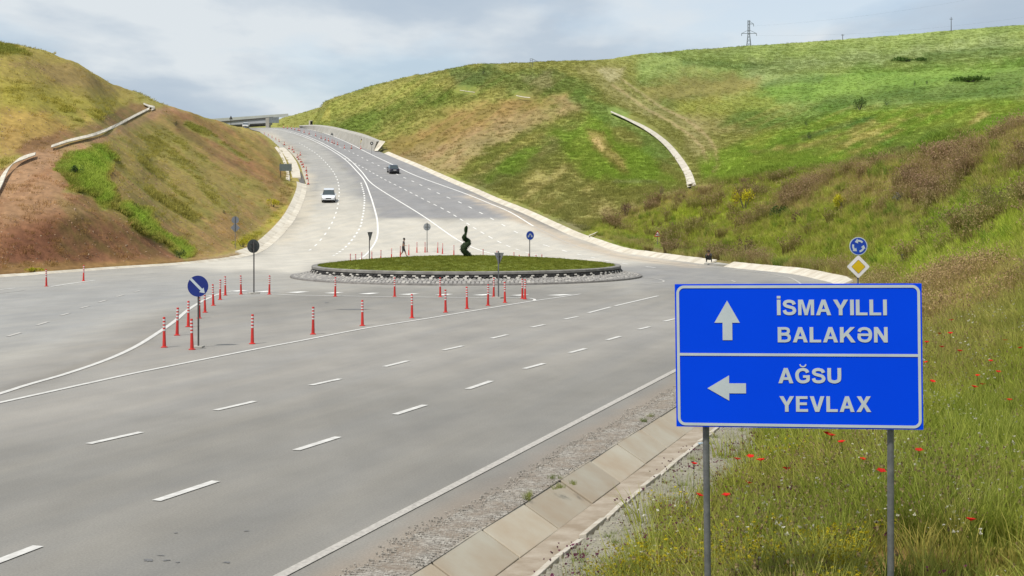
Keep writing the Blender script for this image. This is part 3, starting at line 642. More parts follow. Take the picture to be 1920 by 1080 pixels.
# ------------------------------------------------------------------ roadside concrete drains
def frames(pl, step):
    pl = resample(pl, step); d = np.gradient(pl, axis=0); d /= np.hypot(d[:, 0], d[:, 1])[:, None]; return pl, np.c_[d[:, 1], -d[:, 0]]   # right-hand normal
def strip(name, pl, sec, mat, parent, step=1.0, side=1, closed=True):
    pl, nn = frames(pl, step); nn = nn*side; m = MB(); k = len(sec); vs = []
    for p, q_ in zip(pl, nn):
        for d, z in sec: vs.append((p[0]+q_[0]*d, p[1]+q_[1]*d, float(zr(p[1]))+z))
    fs = [(i*k+j, i*k+(j+1) % k, (i+1)*k+(j+1) % k, (i+1)*k+j) for i in range(len(pl)-1) for j in range(k)]
    m.add(vs, fs+[tuple(range(k)), tuple(range(len(vs)-k, len(vs)))]); return m.build(name, mat, parent)
def slabs(pl, L, sec, parent, mat, side=1, gap=.025, skip=None, jitter=.012):
    # sec: four (offset, height) corners of the slab's cross-section
    pl = np.asarray(pl, float); d = np.r_[0, np.cumsum(np.hypot(*np.diff(pl, axis=0).T))]; n_ = int(d[-1]/L)
    for i in range(n_):
        s0, s1 = i*L+gap/2, (i+1)*L-gap/2; A = np.array([np.interp(s0, d, pl[:, 0]), np.interp(s0, d, pl[:, 1])]); B = np.array([np.interp(s1, d, pl[:, 0]), np.interp(s1, d, pl[:, 1])])
        if skip and skip((A+B)/2): continue
        t = (B-A)/np.linalg.norm(B-A); nn = np.array([t[1], -t[0]])*side; j = random.uniform(-jitter, jitter); j2 = random.uniform(-jitter, jitter)
        vs = [(p[0]+nn[0]*q_[0], p[1]+nn[1]*q_[0], float(zr(p[1]))+q_[1]+(j if p is A else j2)) for p in (A, B) for q_ in sec]
        m = MB(); m.add(vs, [(0, 1, 2, 3), (4, 7, 6, 5), (0, 4, 5, 1), (1, 5, 6, 2), (2, 6, 7, 3), (3, 7, 4, 0)]); m.build('slab', mat, parent, bevel=.012)
start = np.array([-1.062-.631*7, 18.40-1.836*7])
nl = np.array([start]+[p for p in rnear if p[1] > start[1]+.1]); LS = math.hypot(.631, 1.836)
dr = empty('drainage_channel'); tag(dr, kind='structure')
slabs(nl, LS, [(-.03, .006), (.58, -.365), (.54, -.45), (-.03, -.08)], dr, M['slab'], gap=.05)
r_ = strip('channel_floor', nl, [(.55, -.375), (1.06, -.36), (1.06, -.5), (.55, -.5)], M['slabf'], dr, 2)
slabs(nl, 1.3, [(1.05, -.335), (1.17, -.305), (1.19, -.75), (1.05, -.6)], dr, M['lip'], gap=.10, jitter=.03)
# gravel verge between the asphalt and the slabs
gv = resample(nl, .12); d_ = np.gradient(gv, axis=0); d_ /= np.hypot(d_[:, 0], d_[:, 1])[:, None]; n_l = np.c_[-d_[:, 1], d_[:, 0]]
us = np.linspace(0, 1, 9); vs = []
wv = .78+.55*(fbm(gv[:, 1]*.5, gv[:, 0]*.0, 4, 40)-.5)+.2*(vn(gv[:, 1]*6, gv[:, 1]*0, 4)-.5)
for i, (p, q_) in enumerate(zip(gv, n_l)):
    for u in us:
        e_ = u*wv[i]; hh = .003+.020*math.sin(math.pi*min(1, u*1.0))*(.6+.8*random.random()) if 0 < u < 1 else (.001 if u == 0 else -.003)
        vs.append((p[0]+q_[0]*e_, p[1]+q_[1]*e_, hh))
m = MB(); k = len(us); m.add(vs, [(i*k+j, i*k+j+1, (i+1)*k+j+1, (i+1)*k+j) for i in range(len(gv)-1) for j in range(k-1)])
def gravel_mat():
    m, t, b = newmat('gravel'); v = t.nodes.new('ShaderNodeTexVoronoi'); v.inputs['Scale'].default_value = 26
    t.links.new(t.nodes.new('ShaderNodeNewGeometry').outputs['Position'], v.inputs[0]); s = t.nodes.new('ShaderNodeSeparateColor'); t.links.new(v.outputs['Color'], s.inputs[0])
    c = nramp(t, s.outputs[0], [(.0, alb(134, 128, 118)), (.5, alb(178, 170, 158)), (1., alb(218, 212, 200))])
    c = nmix(t, nramp(t, nnoise(t, 1.6, 4, .6), [(.4, 0.), (.65, .7)]), c, alb(160, 142, 122)); t.links.new(c, b.inputs['Base Color']); b.inputs['Roughness'].default_value = .95
    nbump(t, b, v.outputs['Distance'], .8, .02); return m
M['gravel'] = gravel_mat(); tag(m.build('gravel_verge', M['gravel']), kind='structure')

# far right kerb slabs facing the road, with a gap at the ramp
dr2 = empty('roadside_drain'); tag(dr2, kind='structure')
rl = np.array([p for p in rfar if p[1] < 292])
rl = np.vstack([[(19.35, 82.6)], rl])
slabs(rl, 2.0, [(.0, .0), (.92, .40), (.95, .28), (.0, -.25)], dr2, M['conc'], skip=lambda c: 109.5 < c[1] < 114.5)
m = MB(); a, b = G(1372, 492.5), G(1322, 490.5)
for (p0, p1, p2, p3) in (((1320,496.5),(1368,499.5),(1380,493),(1336,491)),):
    q4 = [G(*p) for p in (p0, p1, p2, p3)]; m.add([(x, y, zrf(y)+.12+.13*(i > 1)) for i, (x, y) in enumerate(q4)]+[(x, y, -.4) for x, y in q4], [(0,1,2,3),(0,4,5,1),(1,5,6,2),(2,6,7,3),(3,7,4,0)])
m.build('ramp_slab', M['conc_grey'], dr2)
# left kerb drain
dr3 = empty('gutter'); tag(dr3, kind='structure')
ll = np.array([p for p in left if p[1] < 226])[::-1]           # from the camera side away, hill is on the left
slabs(ll, 2.0, [(.0, .02), (.75, .16), (.75, -.2), (.0, -.25)], dr3, M['conc'], side=-1, skip=lambda c: c[1] < 128)
slabs(ll, 2.0, [(.75, .16), (1.5, .46), (1.5, .1), (.75, -.2)], dr3, M['conc'], side=-1, skip=lambda c: c[1] < 134)
slabs(ll, 2.0, [(.0, .0), (.32, .16), (.42, .16), (.42, -.2)], dr3, M['conc'], side=-1, skip=lambda c: c[1] >= 128)

# draping helper on the terrain grid
def tz(x, y):
    px = 960+x/y*F; i = np.clip(np.searchsorted(rows, y)-1, 0, nr_-2); j = np.clip(np.searchsorted(cols, px)-1, 0, nc_-2)
    a = (y-rows[i])/(rows[i+1]-rows[i]); b = (px-cols[j])/(cols[j+1]-cols[j])
    return float((ZT[i, j]*(1-b)+ZT[i, j+1]*b)*(1-a)+(ZT[i+1, j]*(1-b)+ZT[i+1, j+1]*b)*a)
def hit(px, py, ymin=13, ymax=2000):                # where the line of sight through a photo pixel meets the terrain
    j = int(np.clip(np.searchsorted(cols, px), 0, nc_-1)); col = PYv[:, j]; ok = (rows > ymin) & (rows < ymax)
    k = np.where(ok & (col <= py))[0]
    if len(k) == 0: k = [int(np.argmin(np.where(ok, col, 1e9)))]
    i = k[0]; Yh = rows[i]
    if i > 0 and col[i-1] > py: t = (col[i-1]-py)/(col[i-1]-col[i]); Yh = rows[i-1]+t*(rows[i]-rows[i-1])
    x = (px-960)/F*Yh; return (x, Yh, tz(x, Yh))
# white concrete channels running over the hills
def berm(pxl, wpx, label, ymin=13, n=10):
    root = empty('berm_channel'); tag(root, label, 'drain')
    pl = cr(pxl, n); tt = np.linspace(0, 1, len(pl)); k_ = np.linspace(0, 1, len(wpx)); ww = np.interp(tt, k_, [w[0] for w in wpx]); aa = np.interp(tt, k_, [w[1] for w in wpx]); rows_ = []
    for u in (-.38, 0, .38):
        e_ = [(x+w*u*math.cos(a), y-w*u*math.sin(a)) for (x, y), w, a in zip(pl, ww, aa)]; yh = np.array([hit(x, y, ymin)[1] for x, y in e_])
        kw = 3; yh = np.minimum(yh, np.r_[yh[1:], yh[-1]]) if yh[0] < yh[-1] else yh; ys = np.convolve(np.pad(yh, kw//2, mode='edge'), np.ones(kw)/kw, 'valid')*.988-.4
        rows_.append([Vector(P(x, y, Y_)) for (x, y), Y_ in zip(e_, ys)])
    for i in range(len(pl)-1):
        t = .012; lo = [r_[i].lerp(r_[i+1], t) for r_ in rows_]; hi = [r_[i+1].lerp(r_[i], t) for r_ in rows_]; dn_ = Vector((0, .12, -.05)); m = MB()
        m.add(lo+hi+[v+dn_ for v in lo]+[v+dn_ for v in hi], [(0,1,4,3),(1,2,5,4),(0,3,9,6),(2,8,11,5),(0,6,7,8,2,1),(3,4,5,11,10,9)]); m.build('slab', M['conc'], root)
for b_ in BERMS: berm(*b_)

berm([(1104,441.5),(1113,438),(1120,434.5)], [(2,1.3),(2,1.3)], 'narrow concrete spur leaving the kerb beside the weedy bank', 100, 2)

# left lay-by of concrete beside the gutter
lb = empty('concrete_layby'); tag(lb, 'pale concrete lay-by with sunken pit beside the left gutter', 'lay-by')
def slabpoly(name, pp, h, mat, parent, th=.6):
    q_ = []
    for x, y in pp: gx, gy = G(x, y); q_.append((gx, gy, zrf(gy)+h))
    n_ = len(q_); m = MB(); m.add(q_+[(a, b, c-th) for a, b, c in q_], [tuple(range(n_))]+[(i, n_+i, n_+(i+1) % n_, (i+1) % n_) for i in range(n_)]); return m.build(name, mat, parent)
slabpoly('platform', [(545,336),(564,336),(562,322),(556,306),(546,291),(534,279),(522,279),(532,292),(538,304),(542,320)], .28, M['conc'], lb)
slabpoly('retaining_kerb', [(531,341),(544,345),(541,320),(535,304),(529,291),(519,279),(515,281),(523,292),(530,306),(532,322)], .55, M['conc'], lb, 1.2)
slabpoly('pit_floor', [(546,345),(566,350),(572,346),(571,338),(564,320),(565,336),(546,336.5)], .02, pmat('pit_grey', alb(135, 130, 124), alb(110, 106, 100), 1, .9), lb, .3)
slabpoly('shoulder_slab', [(522,279),(534,279),(524,268),(508,256),(494,249),(488,249),(500,258),(512,269)], .2, M['conc_grey'], lb)

# retaining wall on the far right shoulder
rw_ = empty('retaining_wall'); tag(rw_, 'long pale concrete retaining wall on the far right shoulder', 'wall')
bot = [(565,240),(590,245),(615,252),(645,263),(675,276),(700,283)]; topl = [(560,236.5),(590,236),(620,240),(650,248),(680,256),(706,265)]; tb = [(562,235),(592,234),(622,237),(653,244),(684,252),(716,264.5)]
bo = cr([G(*p) for p in bot], 4); tp = cr(topl, 4); tb_ = cr(tb, 4)
vs = []; nW = len(bo)
for (x, y), t1, t2 in zip(bo, tp, tb_):
    yb = y+1.2; vs += [(x, y, zrf(y)-.2), P(t1[0], t1[1], yb), P(t2[0], t2[1], yb+2.0), (P(t2[0], t2[1], yb+3)[0], yb+3, zrf(y)-.5)]
m = MB(); m.add(vs, [(i*4+j, i*4+(j+1) % 4, i*4+4+(j+1) % 4, i*4+4+j) for i in range(nW-1) for j in range(4)]+[(0, 1, 2, 3), (4*nW-4, 4*nW-3, 4*nW-2, 4*nW-1)]); m.build('wall_face', M['conc_grey'], rw_)
m = MB(); e0 = G(703, 284); m.add([P(702,283,e0[1]), P(708,283,e0[1]-1), P(722,266,e0[1]+1), P(712,264,e0[1]+1), P(702,281,e0[1]+2), P(708,281,e0[1]+2), P(722,265,e0[1]+3), P(712,263,e0[1]+3)], [(0,1,2,3),(4,7,6,5),(0,4,5,1),(1,5,6,2),(2,6,7,3),(3,7,4,0)]); m.build('wing_wall', M['conc'], rw_)

# ------------------------------------------------------------------ roundabout
RCX, RCY = -3.1, 95.3
ra = empty('roundabout', (RCX, RCY, 0)); tag(ra, 'grass-topped stone roundabout in the middle of the junction', 'roundabout')
def revolve(name, prof, mat, n=120, parent=ra, smooth=False):
    vs = [(r*math.cos(2*math.pi*i/n), r*math.sin(2*math.pi*i/n), z) for r, z in prof for i in range(n)]
    fs = [(k*n+i, k*n+(i+1) % n, (k+1)*n+(i+1) % n, (k+1)*n+i) for k in range(len(prof)-1) for i in range(n)]
    m = MB(); m.add(vs, fs); return m.build(name, mat, parent, smooth)
revolve('kerb', [(12.02, -.1), (12.0, .10), (11.97, .12), (11.80, .12), (11.78, .0)], pmat('kerb_stone', alb(176, 171, 166), alb(140, 136, 132), 3, .85))
revolve('apron_bed', [(11.85, .085), (10.62, .33), (10.55, .36), (10.45, .60)], pmat('mortar', alb(120, 117, 114), alb(98, 96, 94), 6, .9))
revolve('wall_cap', [(10.40, .58), (10.57, .60), (10.57, .74), (10.52, .78), (10.18, .78), (10.18, .6)], pmat('cap_concrete', alb(178, 175, 168), alb(142, 138, 132), 1.8, .85, bump=.3))
rr, zz, nA = np.linspace(0, 10.2, 60), None, 300
vs = []; th = np.linspace(0, 2*math.pi, nA, endpoint=False)
cvx = []
for r0 in rr:
    x = r0*np.cos(th); y = r0*np.sin(th); z = .74+.56*(1-(r0/10.2)**2)+.06*(fbm(x*1.3+50, y*1.3+50, 3, 4)-.5)*min(1, (10.2-r0)*2); vs.append(np.c_[x, y, z])
co2 = np.vstack(vs); ii = np.arange(60*nA).reshape(60, nA); q2 = np.stack([ii[:-1], np.roll(ii, -1, 1)[:-1], np.roll(ii, -1, 1)[1:], ii[1:]], -1).reshape(-1, 4)[:, ::-1]
lc = 1.7*np.array(alb(108, 116, 44))[None]*(.7+.6*fbm(co2[:, 0]*.8+9, co2[:, 1]*.8+3, 4, 6))[:, None]
lawn = grid_mesh('lawn', co2, q2, lc, cover_mat('lawn', 6, .06, .95, .35, .8)); lawn.parent = ra
# cobbles and wall stones, alike pieces joined
def stones(name, rings, mat_fn, h=.035):
    mbs = {}
    for (r0, z0, r1, z1, w, gap, p) in rings:
        n_ = int(2*math.pi*r0/(w+gap)); ph = random.random()*6
        for i in range(n_):
            a0 = ph+2*math.pi*i/n_; 
            if math.sin(a0) > .55: continue
            wj = w*random.uniform(.7, 1.05); da = wj/r0/2; key = mat_fn(p)
            if key is None: continue
            hh = h*random.uniform(.6, 1.3); L = math.hypot(r0-r1, z1-z0); nx, nz = (z1-z0)/L, (r0-r1)/L
            def pt(a, t, up): r = r0+(r1-r0)*t+nx*up; z = z0+(z1-z0)*t+nz*up; return (r*math.cos(a), r*math.sin(a), z)
            mm = mbs.setdefault(key, MB()); j = random.uniform(.04, .12)
            mm.add([pt(a0-da, j, -.01), pt(a0+da, j, -.01), pt(a0+da, 1-j, -.01), pt(a0-da, 1-j, -.01), pt(a0-da*.85, j+.06, hh), pt(a0+da*.85, j+.06, hh), pt(a0+da*.85, .94-j, hh), pt(a0-da*.85, .94-j, hh)],
                   [(4,5,6,7),(0,1,5,4),(1,2,6,5),(2,3,7,6),(3,0,4,7)])
    for key, mm in mbs.items(): o = mm.build(name, M[key], ra); tag(o, kind='stuff')
rg = []
for k in range(6): t0, t1 = k/6, (k+1)/6; rg.append((11.80-1.16*t0, .10+.23*t0, 11.80-1.16*t1, .10+.23*t1, .24, .03, .25))
stones('cobbles', rg, lambda p: 'stonew' if random.random() < .20 else 'cobble')
_c = [0]
def wallmat(p):
    _c[0] += 1 if random.random() < .8 else 2
    return 'stonew' if _c[0] % 3 == 0 else 'stone'
rg = [(10.66, .325, 10.60, .43, .27, .03, .3), (10.60, .43, 10.53, .52, .27, .03, .3)]
stones('wall_stones', rg, wallmat, .04)
# spiral topiary
tp_ = empty('spiral_topiary', (RCX-.02, RCY, 1.24)); tag(tp_, 'twisted dark green spiral topiary bush on the roundabout lawn', 'topiary')
tpts = [(335,890,40),(335,835,68),(275,775,62),(232,700,66),(262,625,72),(325,575,58),(338,535,50),(300,490,46),(252,455,44),(252,405,38),(278,350,18),(284,290,26),(286,230,30),(300,185,7)]
path = cr([((x-300)*.00305, 0, (890-y)*.00305, r*.0036) for x, y, r in tpts], 8)
for k, p in enumerate(path): p[1] = .16*math.cos(k/len(path)*math.pi*4.2)*min(1, (len(path)-k)/40)
rings = []
for k, p in enumerate(path):
    d = path[min(k+1, len(path)-1)]-path[max(k-1, 0)]; t = Vector(d[:3]).normalized(); a = t.cross(Vector((0, 1, 0))).normalized(); b = t.cross(a)
    rings.append([tuple(Vector(p[:3])+(a*math.cos(u)+b*math.sin(u))*p[3]*.86*random.uniform(.93, 1.05)) for u in np.linspace(0, 2*math.pi, 12, endpoint=False)])
topm = leaf_mat('topiary_leaf', (.012, .028, .008), (.05, .07, .012), inst=False, trans=.1)
m = MB(); m.loft(rings); m.build('twisted_body', pmat('topiary_core', (.012, .022, .008), (.02, .035, .01), 12, .95), tp_)
m = MB()
for _ in range(4200):
    k = random.randrange(len(path)); p = path[k]; v = Vector([random.gauss(0, 1) for _ in range(3)]).normalized(); c = Vector(p[:3])+v*p[3]*random.uniform(.84, 1.06)
    a = v.orthogonal().normalized(); a.rotate(Matrix.Rotation(random.random()*6.3, 3, v)); b = (v*.7+a.cross(v)).normalized(); s_ = random.uniform(.014, .03)
    m.add([c-a*s_, c+b*s_*2.2, c+a*s_], [(0, 1, 2)])
o = m.build('leaves', topm, tp_); tag(o, kind='stuff')

# ------------------------------------------------------------------ flexible posts
def ordn(n): return ['first','second','third','fourth','fifth','sixth','seventh','eighth','ninth','tenth','eleventh','twelfth','thirteenth','fourteenth','fifteenth','sixteenth','seventeenth','eighteenth','nineteenth','twentieth'][n-1]
def make_post():
    r = empty('delineator_post'); 
    m = MB(); m.lathe([(.115, 0), (.115, .018), (.075, .035), (.06, .04)], 14); m.build('base', M['red'], r)
    m = MB(); m.lathe([(.062, .035), (.060, .10), (.052, .30), (.047, .50), (.045, .99), (.038, 1.02)], 14); m.build('tube', M['red'], r, smooth=False)
    b0 = None
    for k in range(4):
        z0 = .555+k*.113; m = MB(); m.lathe([(.0485, z0), (.0485, z0+.058)], 14)
        if b0 is None: b0 = m.build('reflective_band', M['band'], r)
        else: o = b0.copy(); COL.objects.link(o); o.parent = r; o.location = (0, 0, k*.113)
    return r
post0 = None
def post(x, y, label, group, lean=0):
    global post0
    if post0 is None: post0 = o = make_post()
    else: o = copy_tree(post0)
    o.location = (x, y, zrf(y)+.004); o.rotation_euler = (random.gauss(0, .012), random.gauss(0, .014), random.random()*6); tag(o, label, 'post', group); return o
for i, p in enumerate([(360,655.7),(473,645),(587,627),(679.5,611),(772.5,596.5),(835.5,585.8),(875.7,579),(915,573),(946.8,567.5),(984.5,561.3)]):
    post(*G(*p), f'red-white flexible post, {ordn(i+1)} from left in the row beside the straight white line', 'flexible posts round the traffic island')
for i, p in enumerate([(308,651.5),(332,629),(353,613),(373.5,597),(384.5,586),(400,573),(412.7,562),(422.5,554)]):
    post(*G(*p), f'red-white flexible post, {ordn(i+1)} from near end of the row inside the curved white line', 'flexible posts round the traffic island')
for i, p in enumerate([(452,552),(505,552),(628.5,556),(740,556.5),(825.5,557),(925.7,557.5),(979.5,560)]):
    post(*G(*p), f'red-white flexible post, {ordn(i+1)} from the left along the yield line before the roundabout', 'flexible posts round the traffic island')
for p, t in (((87,537), 'red and white flexible post at the near tip of the far left white line'), ((156.5,527), 'red and white flexible post halfway along the far left white line')):
    post(*G(*p), t, 'flexible posts on the left branch')
def GT(px, top):                        # a one-metre post of which only the top shows over the lawn
    Y = F*(CH-1.02)/(top-HY); return ((px-960)/F*Y, Y)
bk = [GT(657,476),GT(667,476.7),GT(678,473.7),GT(697,472),GT(714,469.2),GT(734,466.3),GT(750.6,462.5),G(766.5,478.6),G(781.7,473.6),G(797,473.2),G(800.8,473),G(820.7,474),G(829.6,476),G(851,480),GT(824,478.2),
      GT(888.5,478.3),GT(905.9,467.7),GT(931.5,470.6),GT(963.8,473.4),GT(974,478),GT(992,476),GT(1005,478),GT(1015.6,477.5)]
bk.sort(key=lambda p: p[0]/p[1])
for i, p in enumerate(bk):
    nm = ordn(i+1)+' from the left' if i < 12 else (ordn(len(bk)-i)+' from the right' if i < len(bk)-1 else 'rightmost')
    post(*p, f'distant red and white post beyond the lawn, {nm}', 'flexible posts beyond the roundabout')
# ------------------------------------------------------------------ cones
def make_cone():
    r = empty('traffic_cone'); m = MB(); m.box((0, 0, .02), (.46, .46, .04)); m.build('base', M['black'], r)
    m = MB(); m.lathe([(.18, .04), (.10, .36), (.035, .80)], 12); m.build('cone_body', M['cone'], r); m = MB(); m.lathe([(.118, .42-.1), (.085, .46)], 12); m.build('reflective_band', M['band'], r); return r
cone0 = None
def cone(x, y, label, group):
    global cone0
    if cone0 is None: cone0 = o = make_cone()
    else: o = copy_tree(cone0)
    o.location = (x, y, zrf(y)); o.rotation_euler = (0, 0, random.random()*3); tag(o, label, 'traffic cone', group)
A_ = [(578,346),(576,336),(575,329.6),(574.2,321),(569,314),(566.5,309.8),(564,304.6),(560,299.5),(557.5,296),(563,291.7),(551,286),(548,281.7),(542,279.6),(533,272),(523,266.5),(517,264),(510,260),(503,256.7),(495.6,254)]
for i, p in enumerate(A_): cone(*G(*p), f'red traffic cone, {ordn(i+1)} counted uphill in the row beside the left concrete lay-by', 'cones along the left side of the road')
B_ = [(676.5,279.6),(659,279),(645.8,278.5),(633,272),(626.5,269.6),(622.7,267.7),(615.8,265),(610,263),(602,259.8),(591.9,255.6),(579.6,252),(570,248.8),(562,246),(559,245),(552.5,243.8),(546.7,242),(539,241),(532,240)]
for i, p in enumerate(B_): cone(*G(*p), f'red traffic cone, {ordn(i+1)} counted uphill in the row closing the right lane', 'cones closing the right lane')

# ------------------------------------------------------------------ road signs
def disc(m, r, y0, y1, n=40, c=(0, 0)): m.prism([(c[0]+r*math.cos(2*math.pi*i/n), c[1]+r*math.sin(2*math.pi*i/n)) for i in range(n)], y0, y1); return m
def poly_part(name, pp, y0, y1, mat, parent, loc=None):
    m = MB(); m.prism(pp, y0, y1); return m.build(name, mat, parent, loc=loc)
def rpoly(cx, cz, w, h, r, n=6):
    o = []
    for (sx, sz, a0) in ((1, 1, 0), (-1, 1, 90), (-1, -1, 180), (1, -1, 270)):
        for k in range(n+1): a = R(a0+90*k/n); o.append((cx+sx*(w/2-r)+r*math.cos(a), cz+sz*(h/2-r)+r*math.sin(a)))
    return o
def arrow_poly(x0, z0, x1, z1, sw, hw, hl):
    d = Vector((x1-x0, z1-z0)); L = d.length; d /= L; n_ = Vector((-d.y, d.x)); a = Vector((x0, z0)); b = a+d*(L-hl); t = Vector((x1, z1))
    return [tuple(p) for p in (a+n_*sw/2, b+n_*sw/2, b+n_*hw/2, t, b-n_*hw/2, b-n_*sw/2, a-n_*sw/2)]
def sign_root(name, x, y, z, rz, label, height, polemat='galv', foot=None, r=.035):
    o = empty(name, (x, y, z), rz); tag(o, label, 'road sign'); m = MB(); m.cyl((0, .03+r, -.3), (0, .03+r, height), r, n=12); m.build('pole', M[polemat], o)
    if foot: m = MB(); m.box((0, .03+r, .03), foot); m.build('footing', M['conc_grey'], o, bevel=.01)
    return o
def face(parent, kind, zc, r, back=False):
    g = {}
    if kind == 'disc':
        m = MB(); disc(m, r, 0, .012); p = m.build('sign_plate', M['sign_back'], parent, loc=(0, 0, zc)); return p
# keep-right sign, front
x, y = G(371, 652); s = sign_root('keep_right_sign', x, y, 0, R(-4), 'round blue sign with white diagonal arrow on the near traffic island', 2.36, 'dark_pole', (.34, .34, .06), .03); zc = CH-(536.5-HY)*y/F; r0 = .355
m = MB(); disc(m, r0, 0, .012); p = m.build('sign_plate', M['navy'], s, loc=(0, 0, zc))
poly_part('arrow', arrow_poly(-.245, .245, .235, -.235, .085, .22, .16), -.006, .0, M['refl'], p)
m = MB(); m.box((0, .035, .1), (.2, .02, .04)); m.box((0, .035, -.1), (.2, .02, .04)); m.build('bracket', M['galv'], p)
# round sign seen from behind
x, y = G(475, 551); s = sign_root('road_sign', x, y, 0, R(180+38), 'round road sign seen from behind on dark pole at the back of the island', 2.85, 'dark_pole', (.55, .4, .10), .036); zc = CH-(461.5-HY)*y/F
m = MB(); disc(m, .37, 0, .012); p = m.build('sign_plate', M['sign_back_dark'], s, loc=(0, 0, zc)); m = MB(); m.box((0, .03, .12), (.36, .03, .04)); m.box((0, .03, -.12), (.36, .03, .04)); m.box((0, .05, 0), (.08, .05, .5)); m.build('bracket', M['dark_pole'], p)
# yield sign from behind
def tri(w, h, up=False): return [(-w/2, h/2), (w/2, h/2), (.04, -h/2), (-.04, -h/2)] if not up else [(-w/2, -h/2), (w/2, -h/2), (.03, h/2), (-.03, h/2)]
x, y = G(936, 559); s = sign_root('yield_sign', x, y, 0, R(180-36), 'grey back of an inverted triangle sign in front of the roundabout wall', 2.45, 'galv', (.5, .36, .08)); zc = CH-(484-HY)*y/F
p = poly_part('sign_plate', tri(.62, .56), 0, .012, M['sign_back'], s, (0, 0, zc)); m = MB(); m.box((0, .03, .1), (.2, .03, .04)); m.box((0, .045, -.08), (.09, .05, .42)); m.build('bracket', M['dark_pole'], p)
# distant yield sign beyond the lawn, seen almost edge on
yy = 112.; s = sign_root('yield_sign', (694-960)/F*yy, yy, 0, R(62), 'slim inverted triangle sign on a pole beyond the left part of the lawn', 2.72, 'dark_pole', r=.04); zc = CH-(443-HY)*yy/F
p = poly_part('sign_plate', tri(.74, .68), 0, .012, M['dark_pole'], s, (0, 0, zc)); poly_part('sign_face', tri(.56, .50), -.006, 0, M['sign_back'], p)
# pale round sign seen from behind
x, y = G(800.7, 473); s = sign_root('road_sign', x, y, zrf(y), R(180+8), 'pale round sign seen from behind on a pole beyond the roundabout', 3.0, 'sign_back'); zc = CH-(425.5-HY)*y/F-zrf(y)
m = MB(); disc(m, .37, 0, .012); p = m.build('sign_plate', pmat('pale_back', alb(185, 190, 192), alb(170, 175, 178), 3, .5), s, loc=(0, 0, zc)); m = MB(); m.box((0, .03, 0), (.5, .02, .03)); m.build('bracket', M['galv'], p)
# blue fork sign
yy = 109.; s = sign_root('pass_either_side_sign', (994-960)/F*yy, yy, 0, R(30), 'round blue sign with two white downward arrows beyond the lawn', 2.3, 'dark_pole', r=.035); zc = CH-(441.5-HY)*yy/F
m = MB(); disc(m, .36, 0, .012); p = m.build('sign_plate', M['refl'], s, loc=(0, 0, zc)); m = MB(); disc(m, .335, -.004, .0); m.build('sign_face', M['round_blue'], p)
for sx in (-1, 1): poly_part('arrow', arrow_poly(sx*.02, .14, sx*.2, -.16, .08, .2, .13), -.010, -.005, M['refl'], p)
# roundabout sign over the priority diamond
yy = 51.; x = (1609.5-960)/F*yy; s = sign_root('roundabout_sign', x, yy, tz(x, yy), R(2), 'round blue sign with three white circling arrows above a yellow and white diamond', 1, 'galv'); b0 = tz(x, yy)
s.children[0].data.transform(Matrix.Scale((CH-(447-HY)*yy/F-b0), 4, (0, 0, 1))); zc = CH-(461.5-HY)*yy/F-b0
m = MB(); disc(m, .335, 0, .012); p = m.build('round_plate', M['refl'], s, loc=(0, 0, zc)); m = MB(); disc(m, .305, -.004, 0); m.build('round_face', M['round_blue'], p)
for k in range(3):
    a0 = R(100+120*k); pp = []; r1, r2 = .165, .235
    for t in np.linspace(0, 1, 7): a = a0+R(-58)+R(56)*t; pp.append((r2*math.cos(a), r2*math.sin(a)))
    ah = a0-R(2); pp += [(.285*math.cos(ah), .285*math.sin(ah)), (.20*math.cos(ah+R(34)), .20*math.sin(ah+R(34))), (.10*math.cos(ah-R(3)), .10*math.sin(ah-R(3)))]
    for t in np.linspace(1, 0, 7): a = a0+R(-58)+R(56)*t; pp.append((r1*math.cos(a), r1*math.sin(a)))
    poly_part('arrow', pp, -.012, -.005, M['refl'], p)
zd = CH-(500-HY)*yy/F-b0
def diamond(w, r): return [(x_*math.cos(R(45))-z_*math.sin(R(45)), x_*math.sin(R(45))+z_*math.cos(R(45))) for x_, z_ in rpoly(0, 0, w, w, r)]
p = poly_part('diamond_plate', diamond(.61, .05), 0, .012, pmat('diamond_white', alb(250, 247, 245, 1.4), alb(240, 236, 234, 1.3), 3, .5), s, (0, -.001, zd))
poly_part('diamond_outline', diamond(.375, .035), -.004, 0, M['black'], p); poly_part('diamond_centre', diamond(.355, .03), -.009, -.0045, M['yellow'], p)
# pair of sign backs on the left slope
yy = 140.; x = (441-960)/F*yy; b0 = tz(x, yy); s = sign_root('road_sign', x, yy, b0, R(180+6), 'grey backs of a round sign above a diamond sign in front of the left slope', 4.7-(405-HY)*yy/F-b0, 'sign_back', r=.03)
m = MB(); disc(m, .37, 0, .012); m.build('round_plate', pmat('bluish_back', alb(150, 155, 165), alb(138, 144, 154), 3, .5), s, loc=(0, 0, CH-(412.5-HY)*yy/F-b0)); poly_part('diamond_plate', diamond(.68, .05), 0, .012, bpy.data.materials['bluish_back'], s, (0, 0, CH-(427-HY)*yy/F-b0))
# board back on two poles by the lay-by
a = hit(526.5, 343, 85, 400); yy = 222.; x0 = (526-960)/F*yy; x1 = (543.5-960)/F*yy; zb = zrf(yy)
s = empty('board_sign', ((x0+x1)/2, yy, zb)); tag(s, 'grey back of a rectangular board on two dark poles beside the lay-by', 'road sign')
for xx in (x0, x1): m = MB(); m.cyl((xx-(x0+x1)/2, .1, -.5), (xx-(x0+x1)/2, .1, 3.35+.0), .05, n=10); m.build('pole', M['black'], s)
m = MB(); zt, zl = CH-(307.5-HY)*yy/F-zb, CH-(320.5-HY)*yy/F-zb; m.box(((524-960+547-960)/2*yy/F-(x0+x1)/2, 0, (zt+zl)/2), (23*yy/F, .04, zt-zl)); m.build('board', pmat('board_back', alb(128, 140, 138), alb(112, 124, 122), 2, .5), s)
